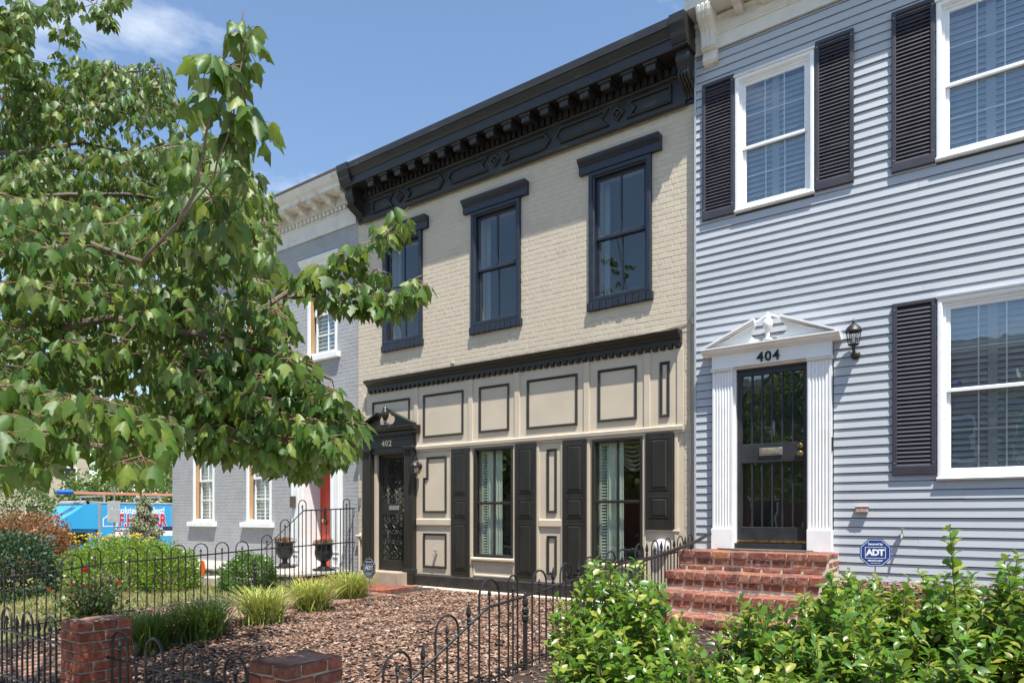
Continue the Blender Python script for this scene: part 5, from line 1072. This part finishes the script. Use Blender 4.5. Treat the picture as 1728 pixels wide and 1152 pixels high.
BRA = np.array([tuple(p) for p in BR])
REG = [  # polygon in the picture, near and far distance, clusters, leaf length
    ([(-30, 330), (60, 330), (200, 350), (330, 340), (430, 360), (470, 420), (475, 480), (505, 600), (590, 670), (606, 735), (560, 765), (520, 800), (430, 770), (330, 760), (270, 740), (180, 740), (60, 760), (-30, 770)], 2.7, 4.6, 900, (.055, .088)),
    ([(-30, 640), (120, 660), (290, 690), (270, 770), (235, 800), (205, 800), (150, 750), (90, 760), (60, 800), (-30, 800)], 2.2, 2.9, 60, (.07, .10)),
    ([(330, 690), (600, 690), (600, 745), (556, 770), (525, 800), (440, 765), (340, 750)], 2.7, 3.5, 110, (.06, .09)),
    ([(300, 580), (510, 600), (600, 700), (560, 760), (420, 700), (300, 700)], 2.8, 3.6, 120, (.06, .09)),
    ([(0, 260), (180, 255), (330, 235), (430, 290), (470, 350), (440, 420), (200, 400), (0, 400)], 4.4, 6.2, 480, (.06, .09)),
    ([(0, 110), (60, 120), (110, 150), (150, 105), (280, 110), (300, 160), (180, 190), (90, 230), (0, 290)], 5.0, 6.6, 190, (.06, .09)),
    ([(20, 90), (150, 95), (250, 120), (330, 190), (400, 230), (380, 270), (180, 275), (20, 270)], 4.9, 6.4, 130, (.06, .09)), ([(0, 0), (45, 0), (45, 95), (0, 130)], 4.8, 5.6, 40, (.065, .095)), ([(95, -10), (145, -10), (140, 70), (100, 70)], 5.2, 5.8, 8, (.08, .1)), ([(165, -20), (205, -20), (200, 60), (165, 90)], 5.2, 5.8, 9, (.08, .1)), ([(40, -10), (80, -10), (80, 25), (45, 25)], 5.2, 5.8, 4, (.08, .1)),
    ([(300, 240), (430, 230), (440, 400), (300, 420)], 2.3, 3.0, 24, (.065, .10)), ([(375, 110), (435, 110), (440, 240), (385, 240)], 2.12, 2.25, 6, (.075, .105)), ([(398, 15), (420, 15), (422, 60), (398, 60)], 2.12, 2.2, 1, (.06, .085)), ([(398, 60), (425, 60), (425, 110), (398, 110)], 2.12, 2.2, 1, (.07, .09)), ([(340, 80), (370, 80), (370, 200), (345, 200)], 2.08, 2.15, 2, (.08, .1)), ([(-60, 330), (330, 340), (300, 700), (-60, 740)], 4.3, 5.5, 210, (.07, .105)),
    ([(-420, 150), (-40, 200), (-40, 760), (-420, 700)], 3.0, 5.0, 170, (.08, .11)), ([(-420, -420), (-20, -420), (-20, 120), (-420, 160)], 4.6, 6.5, 110, (.08, .11))]
cen = []; lsz = []
for P_, dn, df, n, sz in REG:
    xs = [p[0] for p in P_]; ys = [p[1] for p in P_]; k = 0
    while k < n:
        x, y = RN.uniform(min(xs), max(xs)), RN.uniform(min(ys), max(ys))
        if inpoly(x, y, P_): cen.append(tuple(at(x, y, RN.uniform(dn, df)))); lsz.append(sz); k += 1
for pts, d_, n in (([(500, 475), (560, 450), (640, 400), (680, 362)], 3.3, 18), ([(530, 500), (600, 505), (650, 505), (690, 490), (712, 462)], 3.3, 17), ([(560, 470), (600, 480), (650, 440)], 3.25, 5)):
    for k in range(n):
        q = (k + RN.random()) / n * (len(pts) - 1); i = min(int(q), len(pts) - 2); f = q - i
        cen.append(tuple(at(pts[i][0] + (pts[i + 1][0] - pts[i][0]) * f + RN.uniform(-6, 6), pts[i][1] + (pts[i + 1][1] - pts[i][1]) * f + RN.uniform(-4, 10), d_ + RN.uniform(-.12, .12)))); lsz.append((.065, .095))
lp = []; lt = []; ln = []; ls = []; tw = MB(); pet = MB()
CA = np.array(cen); d0 = np.min(np.linalg.norm(CA[:, None, :] - BRA[None], axis=2), axis=1); order = np.argsort(d0); NODE = [tuple(p) for p in BRA]
for j in order:
    c = CA[j]; sz = lsz[j]; NA = np.array(NODE); dd = np.linalg.norm(NA - c, axis=1); i0 = int(np.argmin(dd)); q = NA[i0]
    mid = (c + q) / 2 + np.array([0, 0, .10 * dd[i0]]); r0 = .0024 + .002 * min(1, d0[j])
    if dd[i0] > .03: tw.tube([q, mid, c], [r0, r0 * .8, .002], 4, caps=False)
    NODE.append(tuple(c)); NODE.append(tuple(mid))
    n = RN.randint(6, 9); a0 = RN.random() * 6.28
    for k in range(n):
        a = a0 + k * 2.4 + RN.uniform(-.4, .4); out = np.array([math.cos(a), math.sin(a), 0]); st = c + (mid - c) * RN.random() * .35
        L_ = RN.uniform(.03, .075); p = st + out * L_ + np.array([0, 0, RN.uniform(-.035, .015)]); pet.tube([st, p], .0013, 3, caps=False)
        lp.append(p); lt.append(out * RN.uniform(.2, .8) + np.array([RN.gauss(0, .15), RN.gauss(0, .15), -RN.uniform(.75, 1.3)])); ln.append(out * RN.uniform(.4, 1) + np.array([RN.gauss(0, .45), RN.gauss(0, .45), RN.uniform(.2, .9)])); ls.append(RN.uniform(*sz))
obj('twigs', tw.mesh('twigs', 'all', False), M_TWIG, tree, kind='stuff'); obj('petioles', pet.mesh('petioles', False, False), M_TWIG, tree, kind='stuff')
A = axes(np.array(lt), np.array(ln)) * np.array(ls)[:, None, None]
A[:, :, 2] *= NP.uniform(.2, 2.6, len(lp))[:, None]; A[:, :, 0] *= NP.uniform(.72, 1.12, len(lp))[:, None]
leafobjs(tree, LV, LF, np.array(lp), A, M_LEAF, 300, smooth=False)
print('maple leaves', len(lp))
# ---- glossy shrubs in front of 404
def shrub(label, bx, by, zg, h, spread, nsh, m=M_LAUREL, sz=(.058, .092), nobj=150, lean=(0, 0), tall=()):
    t = thing('laurel_shrub', label, 'shrub', (bx, by, zg), group='glossy shrubs before the blue-grey house')
    st = MB(); P_, T_, N_, Z_ = [], [], [], []
    for s in range(nsh + len(tall)):
        if s < nsh:
            a = RN.random() * 6.28; r = spread * math.sqrt(RN.random()); ht = h * (1 - .45 * (r / spread) ** 2) * RN.uniform(.68, 1.04); tip = np.array([bx + r * math.cos(a) + lean[0] * ht, by + r * math.sin(a) + lean[1] * ht, zg + ht])
        else: tip = np.array(tall[s - nsh])
        base = np.array([bx + RN.gauss(0, .05), by + RN.gauss(0, .05), zg - .03]); mid = (base * .45 + tip * .55) + np.array([RN.gauss(0, .07), RN.gauss(0, .07), -.04]); pts = [base + (mid - base) * k / 3 for k in range(3)] + [mid + (tip - mid) * k / 4 for k in range(5)]
        st.tube(pts, [.007 * (1 - .75 * k / 7) for k in range(8)], 5, caps=False)
        L_ = np.linalg.norm(tip - mid); n = int(L_ / .021) + 4; dr = (tip - mid) / L_
        for k in range(n):
            f = (k / (n - 1)) ** .8; p = mid + (tip - mid) * f; a = k * 2.4 + RN.random(); ref = np.cross(dr, [0, 0, 1.0]); ref /= np.linalg.norm(ref) + 1e-6; o2 = np.cross(dr, ref); side = ref * math.cos(a) + o2 * math.sin(a)
            up = .35 + .5 * f; tv = side * RN.uniform(.6, 1) + dr * up * RN.uniform(.4, 1.1) + np.array([0, 0, RN.uniform(-.4, .3)]); P_.append(p); T_.append(tv); N_.append(np.array([RN.gauss(0, .5), RN.gauss(0, .5) - .15, .9]) + dr * .3); Z_.append(RN.uniform(*sz) * (1 if f < .9 else .75))
    obj('stems', st.mesh('stems', 'all', False), M_TWIG, t, kind='stuff')
    AA = axes(np.array(T_), np.array(N_)) * np.array(Z_)[:, None, None]; AA[:, :, 2] *= NP.uniform(.3, 2.4, len(P_))[:, None]; AA[:, :, 0] *= NP.uniform(.75, 1.15, len(P_))[:, None]
    leafobjs(t, OV, OF, np.array(P_), AA, m, nobj, smooth=True)
def sh(label, px, d, top, spread, nsh, **k):
    p = at(px, 1000, d); zg = gz4(p.x, p.y); zt = EYE + (868 - top) / 1152 * d; shrub(label, p.x, p.y, zg, zt - zg, spread * 1.12, int(nsh * 1.7), **k)
sh('bushy glossy green shrub against the iron fence, left of the brick steps', 1040, 4.3, 945, .46, 60)
sh('glossy green shrub at the foot of the brick steps by the fence', 1015, 3.75, 1035, .30, 36)
sh('low glossy shrub at the bottom of the brick steps, lowest of the row', 1150, 3.4, 1078, .30, 30)
sh('glossy green shrub before the middle of the brick steps', 1300, 3.75, 990, .32, 40)
sh('glossy shrub before the right flank of the brick steps', 1400, 3.8, 965, .36, 42)
sh('glossy shrub below the blue octagonal security sign', 1505, 3.9, 968, .38, 44)
sh('glossy shrub tucked behind the others against the brick edging', 1455, 4.7, 965, .36, 38)
sh('glossy shrub against the brick edging under the louvred shutter', 1590, 4.6, 955, .38, 42)
sh('wide glossy shrub at the front edge of the bed below the 404 door', 1330, 3.0, 1085, .36, 40)
sh('glossy shrub at the front edge of the bed below the faucet', 1560, 3.0, 1075, .36, 40)
sh('tall glossy shrub with one long upright shoot under the lower window', 1668, 3.7, 945, .42, 56, tall=[tuple(at(1603, 893, 3.6)), tuple(at(1718, 935, 3.6)), tuple(at(1700, 955, 3.5))])
sh('glossy shrub at the end of the bed under the lower louvred shutters', 1790, 3.5, 960, .4, 40)
# ---- small-leaved bushes
def bush(name, label, c, rad, K, m, sz, zg, cat='bush', rough=.12, group=None, stem=True, mat_t=M_BARK):
    t = thing(name, label, cat, (c[0], c[1], zg), group=group)
    th = NP.uniform(0, 2 * math.pi, K); cz = NP.uniform(-1, 1, K); sr = np.sqrt(1 - cz ** 2); d = np.stack([sr * np.cos(th), sr * np.sin(th), cz], 1)
    lump = 1 + rough * (np.sin(d[:, 0] * 7 + 1) * np.cos(d[:, 1] * 6 + 2) + .7 * np.sin(d[:, 2] * 9 + d[:, 0] * 5)); r = lump * NP.uniform(.45, 1, K) ** .33 * (1 + NP.normal(0, .035, K))
    pos = np.array(c) + d * r[:, None] * np.array(rad); ok = pos[:, 2] > zg - .02; pos = pos[ok]; d = d[ok]; n = len(pos)
    T_ = d * .8 + NP.normal(0, .5, (n, 3)) + np.array([0, 0, .35]); N_ = d + NP.normal(0, .5, (n, 3)) + np.array([0, 0, .4])
    obj('foliage', scatter('foliage', QV, QF, pos, axes(T_, N_) * NP.uniform(*sz, n)[:, None, None], m), None, t, kind='stuff')
    b = MB()
    for k in range(7): a = k * .9; e = (c[0] + .6 * rad[0] * math.cos(a), c[1] + .6 * rad[1] * math.sin(a), c[2] + .3 * rad[2]); b.tube([(c[0], c[1], zg - .05), ((c[0] * 2 + e[0]) / 3, (c[1] * 2 + e[1]) / 3, (zg * 2 + e[2]) / 3), e], [.02, .014, .006], 5)
    obj('stems', b, mat_t, t); return t
c = at(212, 962, 11.9); bush('boxwood_hedge', 'wide rounded yellow-green boxwood behind the iron fence', (c.x, c.y, .66), (1.0, 1.0, .52), 15000, M_BOX, (.035, .06), .36)
c = at(285, 975, 11.4); bush('boxwood_bush', 'yellow-green boxwood touching the wide boxwood beside the reflector', (c.x, c.y, .62), (.5, .5, .42), 6000, M_BOX, (.035, .06), .36)
c = at(421, 980, 11.2); bush('boxwood_bush', 'round dark green boxwood behind the fence post by the stone steps', (c.x, c.y, .53), (.45, .45, .43), 11000, M_BOX2, (.03, .05), .33)
c = at(15, 985, 10.9); bush('evergreen_bush', 'dense dark evergreen bush at the end of the path fence', (c.x, c.y, .60), (.66, .7, .72), 9000, M_DKLEAF, (.05, .08), .3)
c = at(45, 905, 14.2); t = bush('japanese_maple', 'bronze-red mounded japanese maple behind the dark evergreen', (c.x, c.y, .93), (.82, .85, .66), 9000, M_JMAP, (.05, .085), .33, 'tree', .16)
c = at(15, 835, 20); bush('evergreen_bush', 'mid green bush standing behind the bronze-red maple', (c.x, c.y, 1.7), (1.1, 1.1, 1.2), 5000, M_TREELEAF, (.08, .12), -.4)
c = at(310, 880, 19); bush('evergreen_bush', 'dark holly bush at the corner of the grey house', (-17.4, 2.6, 1.0), (.7, .8, 1.3), 5000, M_DKLEAF, (.07, .1), -.1)
# daylilies with yellow flowers
def blades(name, label, cat, c, n, h, rad, m, w=.012, group=None, arch=.8, seed=0):
    t = thing(name, label, cat, c, group=group); V = []; F_ = []; R_ = []
    for k in range(n):
        a = RN.random() * 6.28; lean = RN.random() ** .6; hh = h * RN.uniform(.65, 1.08); rr = rad * lean * RN.uniform(.8, 1.15); bx, by = c[0] + RN.gauss(0, rad * .16), c[1] + RN.gauss(0, rad * .16); sx, sy = -math.sin(a), math.cos(a); n0 = len(V)
        for i in range(5):
            f = i / 4; ra = rr * f ** 1.3; z = c[2] - .02 + hh * (f * (1.0 + .45 * lean) - .55 * lean * arch * f * f * f); ww = w * (1, 1.1, .95, .65, .06)[i] / 2
            V += [(bx + math.cos(a) * ra + sx * ww, by + math.sin(a) * ra + sy * ww, z), (bx + math.cos(a) * ra - sx * ww, by + math.sin(a) * ra - sy * ww, z)]
            if i: F_.append((n0 + 2 * i - 2, n0 + 2 * i - 1, n0 + 2 * i + 1, n0 + 2 * i))
        R_ += [RN.random()] * 10
    b = MB(); b.add(V, F_); me = b.mesh('blades', 'all', False); a_ = me.attributes.new('rnd', 'FLOAT', 'POINT'); a_.data.foreach_set('value', R_); o = obj('blades', me, m, t, kind='stuff'); return t
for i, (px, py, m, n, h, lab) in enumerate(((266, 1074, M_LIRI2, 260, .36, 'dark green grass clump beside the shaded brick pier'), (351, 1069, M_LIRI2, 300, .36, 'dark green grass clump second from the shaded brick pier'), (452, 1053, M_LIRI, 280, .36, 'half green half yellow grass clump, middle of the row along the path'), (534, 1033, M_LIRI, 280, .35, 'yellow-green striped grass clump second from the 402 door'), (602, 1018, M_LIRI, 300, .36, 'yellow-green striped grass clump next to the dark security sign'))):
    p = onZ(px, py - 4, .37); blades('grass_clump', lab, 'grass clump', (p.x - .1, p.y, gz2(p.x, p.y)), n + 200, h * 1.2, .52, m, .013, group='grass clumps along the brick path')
DLAB = ['clump of yellow daylilies next to the bronze-red maple', 'clump of yellow daylilies second from the bronze-red maple', 'clump of yellow daylilies beneath the truck cab window', 'clump of yellow daylilies at the foot of the sign post', 'clump of yellow daylilies between sign post and spruce', 'clump of yellow daylilies against the weeping spruce', 'clump of yellow daylilies on the house side of the spruce']
for k in range(7):
    p = at(135 + 17 * k, 915, 14.4 + RN.uniform(-.3, .3)); t = blades('daylily', DLAB[k], 'flower', (p.x, p.y, .37), 70, .62, .3, M_BOX, .02, group='yellow daylilies behind the boxwood')
    for q in range(6):
        a = RN.random() * 6.28; f = (p.x + RN.gauss(0, .14), p.y + RN.gauss(0, .14), EYE - .56 + RN.uniform(-.14, .14)); b = MB(); b.tube([(p.x, p.y, .37), (f[0], f[1], f[2])], .004, 4); obj('stalk', b, M_BOX, t); b = MB()
        for j in range(6):
            a = j * 1.047; cx, cy = math.cos(a), math.sin(a); b.add([f, (f[0] + .05 * cx - .026 * cy, f[1] + .05 * cy + .026 * cx, f[2] + .035), (f[0] + .085 * cx, f[1] + .085 * cy, f[2] + .05), (f[0] + .05 * cx + .026 * cy, f[1] + .05 * cy - .026 * cx, f[2] + .035)], [(0, 1, 2, 3)])
        obj('flower', b.mesh('flower', False, False), M_YEL, t)
# rose bush
rb = Vector((-9.15, -4.45, gz2(-9.15, -4.45))); t = thing('rose_bush', 'rose bush with red blooms in front of the path fence', 'rose bush', rb)
P_, T_, N_ = [], [], []; st = MB()
for s in range(58):
    a = RN.random() * 6.28; r = .6 * math.sqrt(RN.random()); tip = np.array([rb.x + r * math.cos(a), rb.y + r * 1.15 * math.sin(a), rb.z + RN.uniform(.25, .74)]); base = np.array(rb); mid = (base + tip) / 2 + np.array([0, 0, .06]); st.tube([base, mid, tip], [.006, .005, .003], 4, caps=False)
    for k in range(26): f = RN.uniform(.25, 1); P_.append(base + (tip - base) * f + NP.normal(0, .035, 3)); T_.append(NP.normal(0, 1, 3)); N_.append(NP.normal(0, .5, 3) + np.array([0, 0, 1]))
obj('stems', st.mesh('stems', 'all', False), M_TWIG, t, kind='stuff'); obj('foliage', scatter('foliage', OV, OF, np.array(P_), axes(np.array(T_), np.array(N_)) * NP.uniform(.035, .06, len(P_))[:, None, None] * np.array([1.4, 1, 1]), M_ROSE), None, t, kind='stuff')
for px, py in ((144, 964), (125, 987), (201, 985), (84, 998), (145, 990)):
    f = at(px, py, 9.55); b = MB()
    for k in range(16):
        a = k * 2.4; el = .2 + 1.2 * k / 16; r = .045 * (1.1 - .5 * k / 16); d = Vector((math.cos(a) * math.cos(el), math.sin(a) * math.cos(el), math.sin(el))) * r; s_ = Vector((-math.sin(a), math.cos(a), 0)) * .024; u_ = Vector((0, 0, .028)); b.add([f + d * .5 - s_ * .5 - u_ * .4, f + d - s_, f + d + u_ - s_ * .4, f + d + u_ + s_ * .4, f + d + s_, f + d * .5 + s_ * .5 - u_ * .4], [(0, 1, 2, 3, 4, 5)])
    obj('bloom', b.mesh('bloom', False, False), M_ROSEF, t)
    b = MB(); b.tube([f, Vector((f.x * .6 + rb.x * .4, f.y * .6 + rb.y * .4, f.z * .6 + rb.z * .4)), rb], .004, 4); obj('stalk', b, M_ROSE, t)
# weeping spruce
sp = at(243, 900, 19.5); t = thing('weeping_spruce', 'narrow weeping blue-grey spruce between boxwood and truck', 'tree', (sp.x, sp.y, -.3))
b = MB(); b.tube([(sp.x, sp.y, -.35), (sp.x + .03, sp.y, 1.0), (sp.x - .05, sp.y, 2.15)], [.06, .04, .012], 7); obj('trunk', b, M_BARK, t)
K = 5200; f = NP.random(K) ** .8; zz = 2.2 - 1.9 * f; a = NP.uniform(0, 6.28, K); r = (.05 + .62 * f) * (.55 + .45 * NP.random(K)) * (1 + .3 * np.sin(zz * 16 + a * 2)); pos = np.stack([sp.x + r * np.cos(a), sp.y + r * np.sin(a), zz], 1)
T_ = np.stack([np.cos(a) * .5, np.sin(a) * .5, -np.ones(K) * .8], 1) + NP.normal(0, .3, (K, 3)); obj('foliage', scatter('foliage', QV, QF, pos, axes(T_, NP.normal(0, 1, (K, 3))) * NP.uniform(.05, .10, K)[:, None, None], M_SPRUCE), None, t, kind='stuff')
# lawn grass
K = 9000; x = NP.uniform(-14, -9.6, K); y = NP.uniform(-5.2, -1.6, K); pos = np.stack([x, y, np.array([gl(q, w) for q, w in zip(x, y)])], 1); T_ = NP.normal(0, .45, (K, 3)); T_[:, 2] = 1
tag(obj('lawn_grass', scatter('lawn_grass', [(-.1, 0, 0), (.1, 0, 0), (0, 1, .15)], [(0, 1, 2)], pos, axes(T_, NP.normal(0, 1, (K, 3))) * NP.uniform(.04, .09, K)[:, None, None], M_GRASS)), 'short dry lawn grass in front of the grey house', 'grass', kind='stuff')
# ---- street trees: beyond the truck and across the front street
def street_tree(label, x, y, zg, ht, cr, K=5200, m=M_TREELEAF, sz=(.16, .3), low=.35, group='street trees'):
    t = thing('street_tree', label, 'tree', (x, y, zg), group=None)
    b = MB(); b.tube([(x, y, zg - .2), (x + .05, y, zg + ht * .2), (x - .05, y + .05, zg + ht * .45), (x, y, zg + ht * .75)], [.26, .2, .15, .06], 9)
    blobs = []
    for k in range(13):
        a = k * 2.4; rr = cr * .62 * math.sqrt((k + .5) / 13); zc_ = zg + ht * (low + (1 - low) * RN.uniform(.18, .9) * (1 - .35 * rr / cr)); blobs.append((x + rr * math.cos(a), y + rr * math.sin(a), zc_, cr * RN.uniform(.32, .5)))
        b.tube([(x, y, zg + ht * (.28 + .02 * k)), ((x + blobs[-1][0]) / 2, (y + blobs[-1][1]) / 2, (zg + ht * .4 + zc_) / 2), blobs[-1][:3]], [.08, .05, .02], 5)
    obj('trunk', b, M_BARK, t, smooth=True); per = K // 13; pos = []; dirs = []
    for q in blobs:
        d = unit(NP.normal(0, 1, (per, 3))); r = q[3] * NP.uniform(.3, 1, per) ** .4 * (1 + NP.normal(0, .1, per)); pos.append(np.array(q[:3]) + d * r[:, None] * np.array([1, 1, .75])); dirs.append(d)
    pos = np.concatenate(pos); d = np.concatenate(dirs); n = len(pos); obj('crown', scatter('crown', QV, QF, pos, axes(d * .5 + NP.normal(0, .6, (n, 3)) - np.array([0, 0, .3]), d + NP.normal(0, .5, (n, 3)) + np.array([0, 0, .5])) * NP.uniform(*sz, n)[:, None, None] * np.array([1.3, 1, 1]), m), None, t, kind='stuff')
street_tree('leafy tree right behind the blue truck next to the grey house', -38, 14.0, -.6, 8.5, 4.2, 7000, low=.05)
street_tree('yellow-green tree behind the cab of the blue truck', -42, 9.5, -.6, 5.5, 2.6, 5000, low=.1)
street_tree('tall dark tree far behind the cream house', -70, 26, -.6, 13, 7, 5000, sz=(.3, .5), low=.1)
street_tree('dark tree beyond the side street left of the cream house', -48, 3.0, -.6, 6.5, 3.4, 5000, M_DKLEAF, low=.08)
for x, lab in ((-29, 'spreading street tree at the far corner of the opposite kerb'), (-21, 'spreading street tree opposite the hedge'), (-13, 'spreading street tree opposite the grey house'), (-5.2, 'spreading street tree opposite the cream house'), (2.5, 'spreading street tree opposite the blue-grey house'), (9.5, 'spreading street tree further along the opposite kerb')): street_tree(lab, x, -19.6, 0, 8.0 + RN.uniform(-.8, .8), 3.3, 4500)
print('objects', len(bpy.data.objects))
